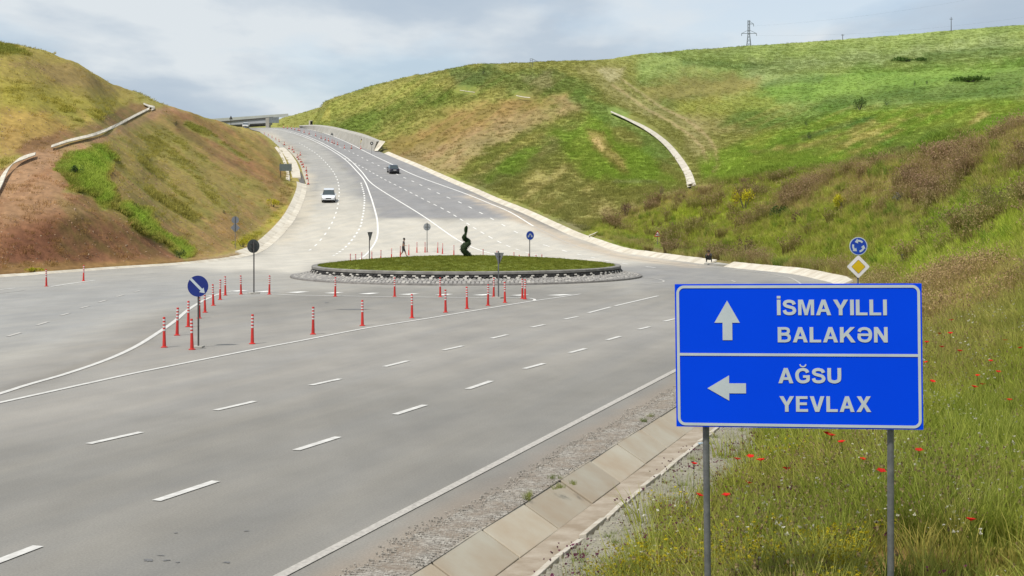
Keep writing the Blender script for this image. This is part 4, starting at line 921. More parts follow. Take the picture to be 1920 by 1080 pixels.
# red triangle warning sign in the weeds
yy = 141.; x = (1233-960)/F*yy; b0 = tz(x, yy); zc = CH-(438-HY)*yy/F-b0; s = sign_root('warning_sign', x, yy, b0, R(8), 'red-bordered white triangle warning sign standing in the weeds', zc+.2, 'galv')
p = poly_part('sign_plate', tri(.74, .64, True), 0, .012, pmat('sign_red', (.35, .02, .015), (.3, .02, .015), 4, .4), s, (0, 0, zc)); poly_part('sign_face', [(a_*.62, b_*.62-.03) for a_, b_ in tri(.74, .64, True)], -.006, -.0005, M['white'], p)
poly_part('slope_symbol', [(-.15, -.16), (.17, -.16), (-.15, -.02)][::-1], -.012, -.007, M['black'], p)
# far triangle sign at the crest on the left
yy = 352.; x = (433-960)/F*yy; b0 = tz(x, yy); s = sign_root('warning_sign', x, yy, b0, R(180), 'dark back of a triangle sign at the crest before the bridge', CH-(219-HY)*yy/F-b0, 'dark_pole', r=.07)
poly_part('sign_plate', tri(1.0, .95, True), 0, .02, M['sign_back_dark'], s, (0, 0, CH-(220.5-HY)*yy/F-b0))
# black disc sign by the wall end
yy = 290.; x = (697-960)/F*yy; b0 = zrf(yy); s = sign_root('speed_sign', x, yy, b0, 0, 'small dark-ringed round sign in front of the retaining wall end', CH-(268.5-HY)*yy/F-b0, 'sign_back', r=.04)
m = MB(); disc(m, .34, 0, .015); p = m.build('sign_plate', M['black'], s, loc=(0, 0, CH-(268.8-HY)*yy/F-b0)); m = MB(); disc(m, .13, -.004, 0); m.build('sign_face', M['white'], p)
# tripod work sign
x, y = G(622.5, 256.5); s = empty('tripod_sign', (x, y, zrf(y))); tag(s, 'small triangular works sign on a tripod at the retaining wall foot', 'road sign')
for dx, dy in ((-.45, -.1), (.45, -.1), (0, .5)): m = MB(); m.cyl((dx, dy, 0), (0, .1, 1.0), .03, n=8); m.build('leg', M['dark_pole'], s)
poly_part('sign_plate', tri(.8, .7, True), -.06, -.04, M['sign_back'], s, (0, 0, .75)); poly_part('symbol', tri(.3, .3, True), -.08, -.062, M['black'], s, (0, 0, .70))

# ------------------------------------------------------------------ the big blue direction sign
YL, YR = 15.5, 15.06
TL = Vector(P(1265, 533, YL)); BL = Vector(P(1266.5, 799.5, YL)); TR = Vector(P(1728.5, 531.5, YR)); BR_ = Vector(P(1729, 806, YR))
ux = (TR-TL+BR_-BL)/2; Wd = ux.length; ux.normalize(); uz = (TL-BL+TR-BR_)/2; Hd = uz.length; uy = uz.cross(ux).normalized(); uz = ux.cross(uy).normalized()
ux = uy.cross(uz)*1; Mx = Matrix((( ux.x, uy.x, uz.x, TL.x), (ux.y, uy.y, uz.y, TL.y), (ux.z, uy.z, uz.z, TL.z), (0, 0, 0, 1)))
ds = empty('direction_sign'); ds.matrix_world = Mx; tag(ds, 'large blue direction board with white town names on two grey posts', 'road sign')
kx, kz = Wd/463.3, Hd/270.4
def U(px, py): return ((px-1265.3-(py-533)*.003)*kx, -(py-(533-(px-1265)*.003+ (py-533)/268*(px-1265)*.0125))*kz)
# y axis of the frame points away from the viewer?
flip = -1 if uy.y < 0 else 1
def fy(a): return a*flip
m = MB(); m.box((Wd/2, fy(.02), -Hd/2), (Wd, .036, Hd)); m.build('panel', M['blue'], ds)
m = MB()
for k in range(4): m.box((Wd/2, fy(.055), -Hd*(.12+.25*k)), (Wd-.1, .03, .05))
m.build('stiffener', M['galv'], ds)
def ring(name, w, h, r, th, c, y):
    o_, i_ = rpoly(c[0], c[1], w, h, r, 8), rpoly(c[0], c[1], w-2*th, h-2*th, max(.01, r-th), 8); n_ = len(o_); m = MB()
    vs = [(a, fy(y), b) for a, b in o_]+[(a, fy(y), b) for a, b in i_]+[(a, fy(y+.004), b) for a, b in o_]+[(a, fy(y+.004), b) for a, b in i_]
    m.add(vs, [f for i in range(n_) for f in ((i, (i+1) % n_, n_+(i+1) % n_, n_+i), (i, 2*n_+i, 2*n_+(i+1) % n_, (i+1) % n_), (n_+i, n_+(i+1) % n_, 3*n_+(i+1) % n_, 3*n_+i))]); return m.build(name, M['refl'], ds)
TH = 5.2*kx; ring('border', Wd-6*kx, Hd-5*kz, .085, TH, (Wd/2, -Hd/2), -.004)
m = MB(); m.box((Wd/2, fy(-.002), -(666-533)*kz), (Wd-6*kx-2*TH, .004, 5*kz)); m.build('divider', M['refl'], ds)
def upoly(pp): return [U(*p) for p in pp]
GL = {   # heavy sans capitals: width, polygons, pen strokes (pen width first)
 'I': (.2, [[(0,0),(0,1),(.2,1),(.2,0)]], []), 'İ': (.2, [[(0,0),(0,1),(.2,1),(.2,0)], [(0,1.08),(0,1.24),(.2,1.24),(.2,1.08)]], []),
 'S': (.74, [], [(.19, [(.635,.69),(.56,.84),(.37,.905),(.18,.86),(.115,.73),(.18,.61),(.38,.53),(.57,.46),(.645,.30),(.57,.15),(.37,.095),(.17,.15),(.095,.32)])]),
 'M': (.86, [[(0,0),(0,1),(.26,1),(.43,.34),(.60,1),(.86,1),(.86,0),(.68,0),(.68,.74),(.51,0),(.35,0),(.18,.74),(.18,0)]], []),
 'A': (.81, [[(0,0),(.30,1),(.405,1),(.405,.70),(.21,0)], [(.81,0),(.60,0),(.405,.70),(.405,1),(.51,1)], [(.271,.22),(.319,.39),(.491,.39),(.539,.22)]], []),
 'Y': (.81, [[(.305,0),(.305,.40),(0,1),(.23,1),(.405,.62),(.58,1),(.81,1),(.505,.40),(.505,0)]], []),
 'L': (.62, [[(0,0),(0,1),(.2,1),(.2,.17),(.62,.17),(.62,0)]], []),
 'B': (.72, [[(0,0),(0,1),(.2,1),(.2,0)]], [(.165, [(.2,.917),(.42,.917),(.55,.87),(.59,.74),(.54,.61),(.40,.555),(.2,.555)]), (.17, [(.2,.52),(.42,.52),(.58,.45),(.635,.30),(.58,.14),(.42,.085),(.2,.085)])]),
 'K': (.83, [[(0,0),(0,1),(.2,1),(.2,0)], [(.2,.28),(.2,.56),(.56,1),(.81,1),(.47,.60),(.84,0),(.60,0),(.33,.44)]], []),
 'Ə': (.79, [], [(.18, [(.095,.70),(.18,.85),(.39,.91),(.60,.84),(.69,.66),(.70,.50),(.68,.30),(.58,.14),(.40,.09),(.20,.15),(.11,.28),(.095,.42)]), (.16, [(.02,.50),(.66,.50)])]),
 'N': (.73, [[(0,0),(0,1),(.21,1),(.54,.38),(.54,1),(.73,1),(.73,0),(.53,0),(.19,.63),(.19,0)]], []),
 'Ğ': (.78, [], [(.19, [(.67,.70),(.60,.84),(.42,.91),(.22,.84),(.11,.66),(.10,.45),(.15,.25),(.27,.12),(.45,.09),(.60,.14),(.68,.22),(.69,.40)]), (.16, [(.42,.44),(.785,.44)]), (.075, [(.26,1.24),(.31,1.13),(.42,1.09),(.53,1.13),(.58,1.24)])]),
 'U': (.74, [], [(.2, [(.1,1),(.1,.40),(.15,.18),(.37,.095),(.59,.18),(.64,.40),(.64,1)])]),
 'E': (.66, [[(0,0),(0,1),(.64,1),(.64,.83),(.2,.83),(.2,.60),(.60,.60),(.60,.43),(.2,.43),(.2,.17),(.66,.17),(.66,0)]], []),
 'V': (.80, [[(.29,0),(0,1),(.22,1),(.40,.30),(.58,1),(.80,1),(.51,0)]], []),
 'X': (.80, [[(0,0),(.28,.51),(.02,1),(.26,1),(.40,.68),(.54,1),(.78,1),(.52,.51),(.80,0),(.56,0),(.40,.33),(.24,0)]], [])}
def letters(txt, x0, x1, yt, yb):
    tot = sum(GL[c][0] for c in txt)+.105*(len(txt)-1); a, b = U(x0, yb), U(x1, yt); sx = (b[0]-a[0])/tot; sz = kz*(yb-yt); x = 0; tilt_ = (U(x1, yb)[1]-a[1])/(b[0]-a[0])
    for c in txt:
        w, polys, strokes = GL[c]; m = MB(); lay = 0
        def tr(p): X_ = a[0]+(x+p[0])*sx; return (X_, a[1]+p[1]*sz+(X_-a[0])*tilt_)
        for pl_ in polys: m.prism([tr(p) for p in pl_], fy(-.004), fy(.001))
        for pw, pts_ in strokes:
            pts_ = cr(pts_, 5) if len(pts_) > 2 else np.array(pts_, float)
            if c == 'U': pts_[:, 1] = np.minimum(pts_[:, 1], 1)
            d = np.gradient(pts_, axis=0); d /= np.hypot(d[:, 0], d[:, 1])[:, None]; nn = np.c_[-d[:, 1], d[:, 0]]*pw/2; lay += 1
            A_, B_ = pts_+nn, pts_-nn; n_ = len(pts_); y0_, y1_ = fy(-.004-.0004*lay), fy(.001)
            vs = [(tr(p)[0], y0_, tr(p)[1]) for p in A_]+[(tr(p)[0], y0_, tr(p)[1]) for p in B_]+[(tr(p)[0], y1_, tr(p)[1]) for p in A_]+[(tr(p)[0], y1_, tr(p)[1]) for p in B_]
            fs = []
            for i in range(n_-1): fs += [(i, i+1, n_+i+1, n_+i), (2*n_+i, 2*n_+i+1, i+1, i), (n_+i, n_+i+1, 3*n_+i+1, 3*n_+i)]
            fs += [(0, n_, 3*n_, 2*n_), (n_-1, 2*n_-1, 4*n_-1, 3*n_-1)]
            m.add(vs, fs)
        m.build('letter', M['refl'], ds); x += w+.105
letters('İSMAYILLI', 1460, 1664.5, 562.5, 591.5); letters('BALAKƏN', 1461, 1665.5, 614.5, 643); letters('AĞSU', 1461.5, 1579, 692, 720.5); letters('YEVLAX', 1463, 1634, 745.5, 774.5)
o = poly_part('arrow', upoly([(1365.5,564),(1389.5,606),(1375,606),(1375,639),(1356.5,639),(1356.5,606),(1341,606)]), fy(-.004), 0, M['refl'], ds)
poly_part('arrow', upoly([(1326.5,730.5),(1368,706),(1368,721),(1400,721),(1400,740),(1368,740),(1368,754)]), fy(-.004), 0, M['refl'], ds)
Mi = Mx.inverted()
for (xa, ya, xb, yb, Yp, rr_) in ((1323.5, 803, 1328, 1180, 15.53, .037), (1670.5, 806, 1671, 1190, 15.2, .037)):
    p0 = Vector(P(xa, ya, Yp)); dirv = (Vector(P(xb, yb, Yp))-p0).normalized(); t0 = p0-dirv*1.45; 
    g0 = p0.copy()
    while g0.z > tz(g0.x, g0.y)-.4: g0 = g0+dirv*.05
    a, b = Mi@t0, Mi@g0; d_ = (b-a); m = MB()
    for q_ in (0,): m.cyl(a+Vector((0, fy(.04), 0)), b+Vector((0, fy(.04), 0)), rr_*1.0, n=16)
    m.build('post', M['galv'], ds)

# ------------------------------------------------------------------ vehicles
def ringx(x, w, z0, z1, wt=None, r=.12):
    wt = w if wt is None else wt
    return [(x, -w*.92, z0), (x, -w, z0+r), (x, -w, z0+(z1-z0)*.55), (x, -wt, z1-r*.4), (x, -wt*.82, z1), (x, 0, z1+.02), (x, wt*.82, z1), (x, wt, z1-r*.4), (x, w, z0+(z1-z0)*.55), (x, w, z0+r), (x, w*.92, z0)]
def car(label, kind, paint, x, y, rz, front=True, slope=0):
    o = empty('car', (x, y, zrf(y)+.01), rz); o.rotation_euler = (0, slope, rz); tag(o, label, 'car')
    if kind == 'suv': L, W2, belt, roof, zs = 4.6, .93, 1.02, 1.66, .30; st = [(-2.3,.80,.45,.85),(-2.2,.9,.32,1.0),(-1.6,.93,.28,1.05),(0,.93,.26,1.03),(1.0,.93,.27,1.02),(1.6,.92,.28,.97),(2.1,.88,.30,.88),(2.3,.74,.42,.72)]; cab = [(-2.05,-1.5),(-1.9,-1.2)]; cx = (-2.1,-1.7,.35,1.15)
    else: L, W2, belt, roof, zs = 4.4, .85, .90, 1.40, .26; st = [(-2.2,.76,.40,.86),(-2.1,.83,.30,.92),(-1.3,.85,.26,.93),(0,.85,.25,.90),(.9,.85,.25,.89),(1.6,.83,.26,.84),(2.05,.80,.28,.76),(2.2,.70,.38,.64)]; cx = (-1.55,-.95,.25,.95)
    m = MB(); m.loft([ringx(a, w, z0, z1) for a, w, z0, z1 in st]); m.build('body', paint, o, smooth=False, bevel=.02)
    b0, b1, f1, f0 = cx; wb, wt = W2*.92, W2*.74; zt = roof; zb = belt-.03
    m = MB(); m.add([(b0,-wb,zb),(f0,-wb,zb),(f0,wb,zb),(b0,wb,zb),(b1,-wt,zt-.03),(f1,-wt,zt-.03),(f1,wt,zt-.03),(b1,wt,zt-.03)], [(0,1,5,4),(1,2,6,5),(2,3,7,6),(3,0,4,7),(4,5,6,7)]); m.build('cabin', M['trim'], o)
    m = MB(); m.box(((b1+f1)/2, 0, zt), (f1-b1+.1, wt*2+.04, .07)); m.build('roof', paint, o, bevel=.03)
    def lp(p, q_, t): return tuple(p[i]+(q_[i]-p[i])*t for i in range(3))
    def win(name, a, b, c, d, n_):
        q4 = [a, b, c, d]; ct = tuple(sum(v[i] for v in q4)/4 for i in range(3)); q4 = [tuple(lp(ct, v, .90)[i]+n_[i]*.012 for i in range(3)) for v in q4]; m = MB(); m.add(q4+[tuple(v[i]-n_[i]*.02 for i in range(3)) for v in q4], [(0,1,2,3),(0,4,5,1),(1,5,6,2),(2,6,7,3),(3,7,4,0)]); m.build(name, M['glass'], o)
    win('windscreen', (f0,-wb,zb), (f0,wb,zb), (f1,wt,zt-.03), (f1,-wt,zt-.03), (.6,0,.8)); win('rear_window', (b0,-wb,zb), (b0,wb,zb), (b1,wt,zt-.03), (b1,-wt,zt-.03), (-.6,0,.8))
    for sy in (-1, 1):
        mid = (b0+f0)/2; midt = (b1+f1)/2
        win('side_window', (mid+.04,sy*wb,zb), (f0,sy*wb,zb), (f1,sy*wt,zt-.03), (midt+.04,sy*wt,zt-.03), (0,sy,.2)); win('side_window', (b0,sy*wb,zb), (mid-.04,sy*wb,zb), (midt-.04,sy*wt,zt-.03), (b1,sy*wt,zt-.03), (0,sy,.2))
        m = MB(); m.box((f0-.25, sy*(W2+.10), belt+.02), (.12, .22, .15)); m.build('wing_mirror', paint, o, bevel=.03)
        m = MB(); m.box((L/2-.12, sy*(W2-.24), .70), (.16, .34, .13)); m.build('headlight', M['lamp'], o, bevel=.03)
        m = MB(); m.box((-L/2+.08, sy*(W2-.2), .80), (.12, .26, .16)); m.build('tail_light', M['tail'], o, bevel=.02)
    for wx in (-L/2+.82, L/2-.86):
        for sy in (-1, 1):
            m = MB(); m.cyl((wx, sy*(W2-.2), .33), (wx, sy*(W2+.01), .33), .33, n=20); w_ = m.build('wheel', M['tyre'], o); m = MB(); m.cyl((wx, sy*(W2+.0), .33), (wx, sy*(W2+.025), .33), .2, n=14); m.build('rim', M['rim'], w_)
    m = MB(); m.box((L/2-.1, 0, .36), (.3, W2*1.72, .2)); m.build('front_bumper', M['trim'], o, bevel=.03)
    m = MB(); m.box((L/2-.02, 0, .66), (.08, W2*.8, .14)); m.build('grille', M['trim'], o, bevel=.01)
    m = MB(); m.box((L/2+.06, 0, .50), (.02, .52, .11)); m.build('number_plate', M['white'], o)
    m = MB(); m.box((-L/2+.02, 0, .44), (.2, W2*1.7, .16)); m.build('rear_bumper', M['trim'], o, bevel=.02)
    m = MB(); m.box((-L/2-.04, 0, .70), (.02, .52, .11)); m.build('number_plate', M['white'], o)
    m = MB(); m.box((0, 0, .24), (L*.86, W2*1.6, .14)); m.build('underbody', M['black'], o)
    return o
x, y = G(616.5, 377.5); car('white sport utility car driving down towards the roundabout', 'suv', M['car_white'], x, y, R(-84), slope=math.atan(.11))
x, y = G(737, 324.5); car('dark blue saloon car driving away uphill near the right hill', 'sedan', M['car_dark'], x, y, R(103), slope=-math.atan(.11))
x, y = G(461, 239.5); car('distant white saloon car near the crest below the bridge', 'sedan', M['car_white'], x, y, R(96), slope=-math.atan(.11))

# ------------------------------------------------------------------ people
def person(loc, rz, joints, label, parts, scale=1.0):
    """joints: dict name -> (x,y,z,r); chains are fixed; x forward, y left, z up"""
    o = empty('person', loc, rz); tag(o, label, 'person'); o.scale = (scale,)*3
    names = list(joints); V_ = [joints[k][:3] for k in names]; ix = {k: i for i, k in enumerate(names)}
    E = [('pelvis','waist'),('waist','chest'),('chest','neck'),('neck','head0'),('head0','head1')]
    for s_ in 'LR': E += [('pelvis','hip'+s_),('hip'+s_,'knee'+s_),('knee'+s_,'ankle'+s_),('ankle'+s_,'toe'+s_),('chest','sh'+s_),('sh'+s_,'elb'+s_),('elb'+s_,'wr'+s_),('wr'+s_,'hand'+s_)]
    me = bpy.data.meshes.new('body'); me.from_pydata(V_, [(ix[a], ix[b]) for a, b in E], []); b = bpy.data.objects.new('body', me); COL.objects.link(b)
    sk = b.modifiers.new('skin', 'SKIN'); 
    for i, k in enumerate(names): me.skin_vertices[0].data[i].radius = (joints[k][3],)*2
    me.skin_vertices[0].data[ix['pelvis']].use_root = True
    b.modifiers.new('sub', 'SUBSURF').levels = 1; b.modifiers['sub'].render_levels = 2
    dg = bpy.context.evaluated_depsgraph_get(); m2 = bpy.data.meshes.new_from_object(b.evaluated_get(dg)); bpy.data.objects.remove(b)
    m2.materials.clear(); mats = ['skin', parts['top'], parts['bottom'], 'black']
    for k in mats: m2.materials.append(M[k])
    nv = np.array(V_); segs = [(ix[a], ix[b_], (a, b_)) for a, b_ in E]
    for p in m2.polygons:
        c = np.array(p.center); best = 9; lab = None
        for a, b_, nm in segs:
            A0, B0 = nv[a], nv[b_]; t = np.clip(np.dot(c-A0, B0-A0)/np.dot(B0-A0, B0-A0), 0, 1); d = np.linalg.norm(c-A0-t*(B0-A0))
            if d < best: best = d; lab = (nm, t)
        nm, t = lab; mi = 0
        if nm[0] in ('pelvis',) and nm[1][:3] == 'hip': mi = 2
        elif nm == ('pelvis', 'waist'): mi = 2 if t < .4 else 1
        elif nm[0] == 'waist' or nm[1][:2] == 'sh': mi = 1
        elif nm[0][:2] == 'sh': mi = 1 if (t < .6 or parts.get('long')) else 0
        elif nm[0][:3] == 'elb': mi = 1 if parts.get('long') else 0
        elif nm[0][:3] == 'hip': mi = 2
        elif nm[0][:4] == 'knee': mi = 2 if (t < .1 or parts.get('trousers')) else 0
        elif nm[0][:5] == 'ankle': mi = 3
        p.material_index = mi; p.use_smooth = True
    bo_ = bpy.data.objects.new('body', m2); COL.objects.link(bo_); bo_.parent = o
    h0, h1 = Vector(joints['head0'][:3]), Vector(joints['head1'][:3]); hc = h0.lerp(h1, .6)
    m = MB(); m.lathe([(.02, .125), (.07, .105), (.10, .06), (.108, .0), (.10, -.05)], 14); hr = m.build('hair', M[parts.get('hair', 'hair')], o, smooth=True, loc=hc+Vector((-.015, 0, .03)))
    m = MB(); fwd = Vector(parts.get('look', (1, 0, 0))).normalized(); c = hc+fwd*.10-Vector((0, 0, .02)); m.cyl(c-fwd*.02+Vector((0, 0, .03)), c+fwd*.022-Vector((0, 0, .015)), .008, .016, 6); m.build('nose', M['skin'], o)
    for s_ in 'LR':                       # fingers
        w0, h_ = Vector(joints['wr'+s_][:3]), Vector(joints['hand'+s_][:3]); d = (h_-w0).normalized(); sd = d.cross(Vector((1, 0, .2))).normalized(); m = MB()
        for k, ln in enumerate((.06, .07, .075, .065)):
            b_ = h_+sd*(k-1.5)*.018; m.cyl(b_, b_+d*ln*.55, .008, .008, 6); m.cyl(b_+d*ln*.55, b_+d*ln+Vector((.02, 0, 0)), .008, .006, 6)
        m.cyl(w0.lerp(h_, .4), w0.lerp(h_, .4)+d*.04+Vector((.045, 0, 0)), .010, .008, 6); m.build('fingers', M['skin'], o)
    return o
walk = dict(pelvis=(0,0,.92,.15), waist=(.02,0,1.06,.14), chest=(.05,0,1.32,.175), neck=(.07,0,1.50,.055), head0=(.09,0,1.58,.085), head1=(.11,0,1.70,.085),
    hipL=(0,.09,.86,.115), kneeL=(.16,.09,.50,.075), ankleL=(.30,.09,.10,.042), toeL=(.46,.09,.05,.035), hipR=(0,-.09,.86,.115), kneeR=(-.02,-.09,.48,.075), ankleR=(-.28,-.09,.14,.05), toeR=(-.20,-.09,.03,.035),
    shL=(.05,.18,1.42,.065), elbL=(-.08,.23,1.14,.045), wrL=(.06,.22,.92,.03), handL=(.10,.21,.86,.03), shR=(.05,-.18,1.42,.065), elbR=(.06,-.24,1.13,.045), wrR=(.28,-.22,1.05,.03), handR=(.35,-.21,1.05,.03))
x, y = G(756, 481.5); person((x, y, zrf(y)), R(-8), walk, 'man in dark shirt and shorts striding right behind the roundabout lawn', dict(top='shirt', bottom='cloth_dark'))
squat = dict(pelvis=(-.05,0,.30,.13), waist=(.02,0,.42,.13), chest=(.14,0,.62,.15), neck=(.20,0,.74,.06), head0=(.23,0,.80,.085), head1=(.26,0,.90,.085),
    hipL=(-.05,.12,.27,.10), kneeL=(.30,.22,.50,.07), ankleL=(.06,.20,.09,.045), toeL=(.22,.23,.04,.035), hipR=(-.05,-.12,.27,.10), kneeR=(.30,-.22,.50,.07), ankleR=(.06,-.20,.09,.045), toeR=(.22,-.23,.04,.035),
    shL=(.16,.20,.66,.07), elbL=(.34,.26,.52,.05), wrL=(.44,.08,.62,.035), handL=(.42,.03,.67,.03), shR=(.16,-.20,.66,.07), elbR=(.34,-.26,.52,.05), wrR=(.46,-.10,.60,.035), handR=(.46,-.04,.64,.03))
x, y = (1330-960)/F*113, 113.; person((x, y, .235), R(-112), squat, 'person in black clothes squatting on the kerb beside the weedy bank', dict(top='cloth_dark', bottom='cloth_dark', long=1, trousers=1))
stand = dict(walk); stand.update(kneeL=(.02,.1,.50,.065), ankleL=(0,.11,.10,.045), toeL=(.14,.12,.04,.04), kneeR=(.02,-.1,.50,.065), ankleR=(0,-.11,.10,.045), toeR=(.14,-.12,.04,.04), elbR=(-.02,-.25,1.13,.05), wrR=(.03,-.25,.90,.035), handR=(.04,-.25,.83,.03), wrL=(.0,.25,.90,.035), handL=(.02,.25,.83,.03), elbL=(-.04,.25,1.14,.05))
x, y = G(678, 275.5); person((x, y, zrf(y)), R(-90), stand, 'road worker in a yellow vest and red trousers by the retaining wall', dict(top='vest', bottom='orange_trousers', trousers=1, long=1), 1.02)
for i, (px, t_) in enumerate(((508.5, 'leftmost of the distant people standing by the bridge pier'), (512.5, 'middle one of the distant people standing by the bridge pier'), (517, 'rightmost of the distant people standing by the bridge pier'))):
    x, y = G(px, 238.5); person((x, y, zrf(y)), R(-90+40*i), stand, t_, dict(top=('cloth_dark', 'vest', 'shirt')[i], bottom=('cloth_dark', 'orange_trousers', 'cloth_dark')[i], trousers=1, long=1), 1.0)

# ------------------------------------------------------------------ bridge over the crest
br = empty('bridge'); tag(br, 'low grey road bridge crossing beyond the crest', 'bridge')
def quadbox(name, pa, pb, ya, yb, dy, mat, parent):
    # pa/pb: (px, top_py, bottom_py) at the left and right ends
    v = []
    for (px, t_, b_), Y_ in ((pa, ya), (pb, yb)):
        v += [P(px, t_, Y_), P(px, b_, Y_)]
    v2 = [(a, b+dy, c) for a, b, c in v]; m = MB(); m.add(v+v2, [(0,1,3,2),(4,6,7,5),(0,2,6,4),(1,5,7,3),(0,4,5,1),(2,3,7,6)]); return m.build(name, mat, parent)
quadbox('parapet', (370,224.5,231.5), (540,213,218.5), 440, 440, .4, pmat('parapet_pale', alb(226,230,220), alb(210,214,206), .5, .8), br)
quadbox('deck_edge', (370,231.2,232.4), (512,219.2,220.8), 439.7, 439.7, 11, bpy.data.materials['weathered_pole'], br)
quadbox('girder', (370,232.6,237.5), (500,221.4,230.5), 440, 440, 10.5, pmat('girder_grey', alb(214,218,222), alb(200,204,208), .4, .8), br)
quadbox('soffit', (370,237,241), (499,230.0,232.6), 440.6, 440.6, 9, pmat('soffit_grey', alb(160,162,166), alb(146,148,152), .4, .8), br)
quadbox('pier', (498,221.5,240), (504.5,220.5,240), 438, 438, 3, M['conc_grey'], br)
for k in range(6):
    x0 = 505+k*3.0; quadbox('fence_panel', (x0,220.6-k*.28,230.5), (x0+2.7,220.4-k*.28,230.5), 437, 437, .15, pmat('panel_blue%d' % k, alb(150,160,165), alb(138,146,150), 2, .6), br)
o = quadbox('marker_box', (579,226,234.5), (585.5,226,234.5), 395, 395, 1.2, M['conc_grey'], None); 
# concrete portal beside the wall
bpy.data.objects.remove(o); pb_ = empty('culvert_box'); tag(pb_, 'small square concrete box with dark opening on top of the far wall', 'culvert')
quadbox('frame', (579,226,234.5), (581.6,226,234.5), 395, 395, 1.2, M['conc'], pb_); quadbox('lintel', (581.6,226,227), (585.8,226,227), 395, 395, 1.2, M['conc'], pb_); quadbox('opening', (581.7,227.1,234.5), (585.6,227.1,234.5), 395.4, 395.4, .6, M['black'], pb_)

# ------------------------------------------------------------------ pylon, poles, wires on the skyline
def beam(m, a, b, r=.12): m.cyl(a, b, r, n=4)
yy = 930.; gx = (1404-960)/F*yy; s_ = yy/F
py_ = empty('electricity_pylon', (gx, yy, CH-(87.5-HY)*s_)); tag(py_, 'steel lattice pylon standing on the skyline of the far hill', 'pylon')
H = 49.5*s_; wpx = lambda z: (3.6 if z < .35 else 3.6-(z-.35)*1.6)*s_*.9 if z < 1 else 2.2*s_
m = MB(); lv = [0, .16, .30, .42, .54, .66, .78, .90, 1.0]
for a, b in zip(lv[:-1], lv[1:]):
    wa, wb_ = max(1.3, 4.0-2.2*min(a, .45)/.45*1)*s_, max(1.3, 4.0-2.2*min(b, .45)/.45)*s_
    for sx, sy in ((-1,-1),(1,-1),(1,1),(-1,1)): beam(m, (sx*wa, sy*wa, a*H), (sx*wb_, sy*wb_, b*H), .13)
    for sx, sy, tx, ty in ((-1,-1,1,-1),(1,-1,1,1),(1,1,-1,1),(-1,1,-1,-1)):
        beam(m, (sx*wa, sy*wa, a*H), (tx*wb_, ty*wb_, b*H), .09); beam(m, (tx*wa, ty*wa, a*H), (sx*wb_, sy*wb_, b*H), .09)
M['steel'] = pmat('pylon_steel', alb(128, 136, 142), alb(112, 120, 128), 1, .6)
m.build('lattice_tower', M['steel'], py_)
def arm(z, x0, x1, zt):
    m = MB(); beam(m, (x0*s_, 0, z*H), (x1*s_, 0, z*H), .22); beam(m, (x1*s_, 0, z*H), (0, 0, zt*H), .15)
    if x0 < -2: beam(m, (x0*s_, 0, z*H), (0, 0, zt*H), .15)
    for e in ([x0, x1] if x0 < -2 else [x1]): m.cyl((e*s_, 0, z*H), (e*s_, 0, z*H-4.5*s_), .18, n=6)
    m.build('cross_arm', M['steel'], py_)
arm(.50, -13.5, 14.5, .64); arm(.86, 0, 9, .985)
def wire(name, a, b, sag, label):
    m = MB(); pts_ = [Vector(a).lerp(Vector(b), t)-Vector((0, 0, sag*4*t*(1-t))) for t in np.linspace(0, 1, 24)]
    for p, q_ in zip(pts_[:-1], pts_[1:]): m.cyl(p, q_, .022, n=4, caps=False)
    tag(m.build(name, M['steel'], None), label, 'power line')
gz = CH-(87.5-HY)*s_
wire('power_line', (gx+14.5*s_, yy, gz+.42*H), P(2300, -40, 800), 9, 'thin lower power line running from the pylon to the right')
wire('power_line', (gx+9*s_, yy, gz+.78*H), P(2300, -120, 800), 9, 'thin upper power line running from the pylon to the right')
for px, y1, y0, Yp, lb_ in ((1783.5, 32, 55, 900, 'wooden utility pole on the skyline above the far right field'), (1580, 64, 75, 940, 'short stub of a utility pole between the pylon and the taller pole')):
    k = Yp/F; u = empty('utility_pole', P(px, y0, Yp)); tag(u, lb_, 'utility pole'); m = MB(); m.cyl((0, 0, -1), (0, 0, (y0-y1)*k), .24, .17, 6); m.build('pole', M['dark_pole'], u)
    m = MB(); m.box((0, 0, (y0-y1)*k*.82), (5.5*k, .2, .2)); m.build('crossbar', M['dark_pole'], u)
    for dx in (-2.3, 0, 2.3): m = MB(); m.cyl((dx*k, 0, (y0-y1)*k*.82), (dx*k, 0, (y0-y1)*k*.82+.5), .12, n=6); m.build('insulator', M['sign_back'], u)
yy = 336.; k = yy/F; u = empty('railing', P(1000, 117.5, yy)); tag(u, 'small grey railing on the crest of the middle hill', 'railing')
m = MB(); m.cyl((-6*k, 0, -1), (-6*k, 0, 7.5*k), .05, n=6); m.cyl((-2*k, 0, -1), (-2*k, 0, 7.5*k), .05, n=6); m.build('upright', M['galv'], u); m = MB(); m.cyl((-6*k, 0, 7.3*k), (-2*k, 0, 7.3*k), .05, n=6); m.cyl((-2*k, 0, 7.3*k), (8*k, 0, 2*k), .05, n=6); m.cyl((-6*k, 0, 4*k), (8*k, 0, 1.5*k), .04, n=6); m.build('rail', M['galv'], u)

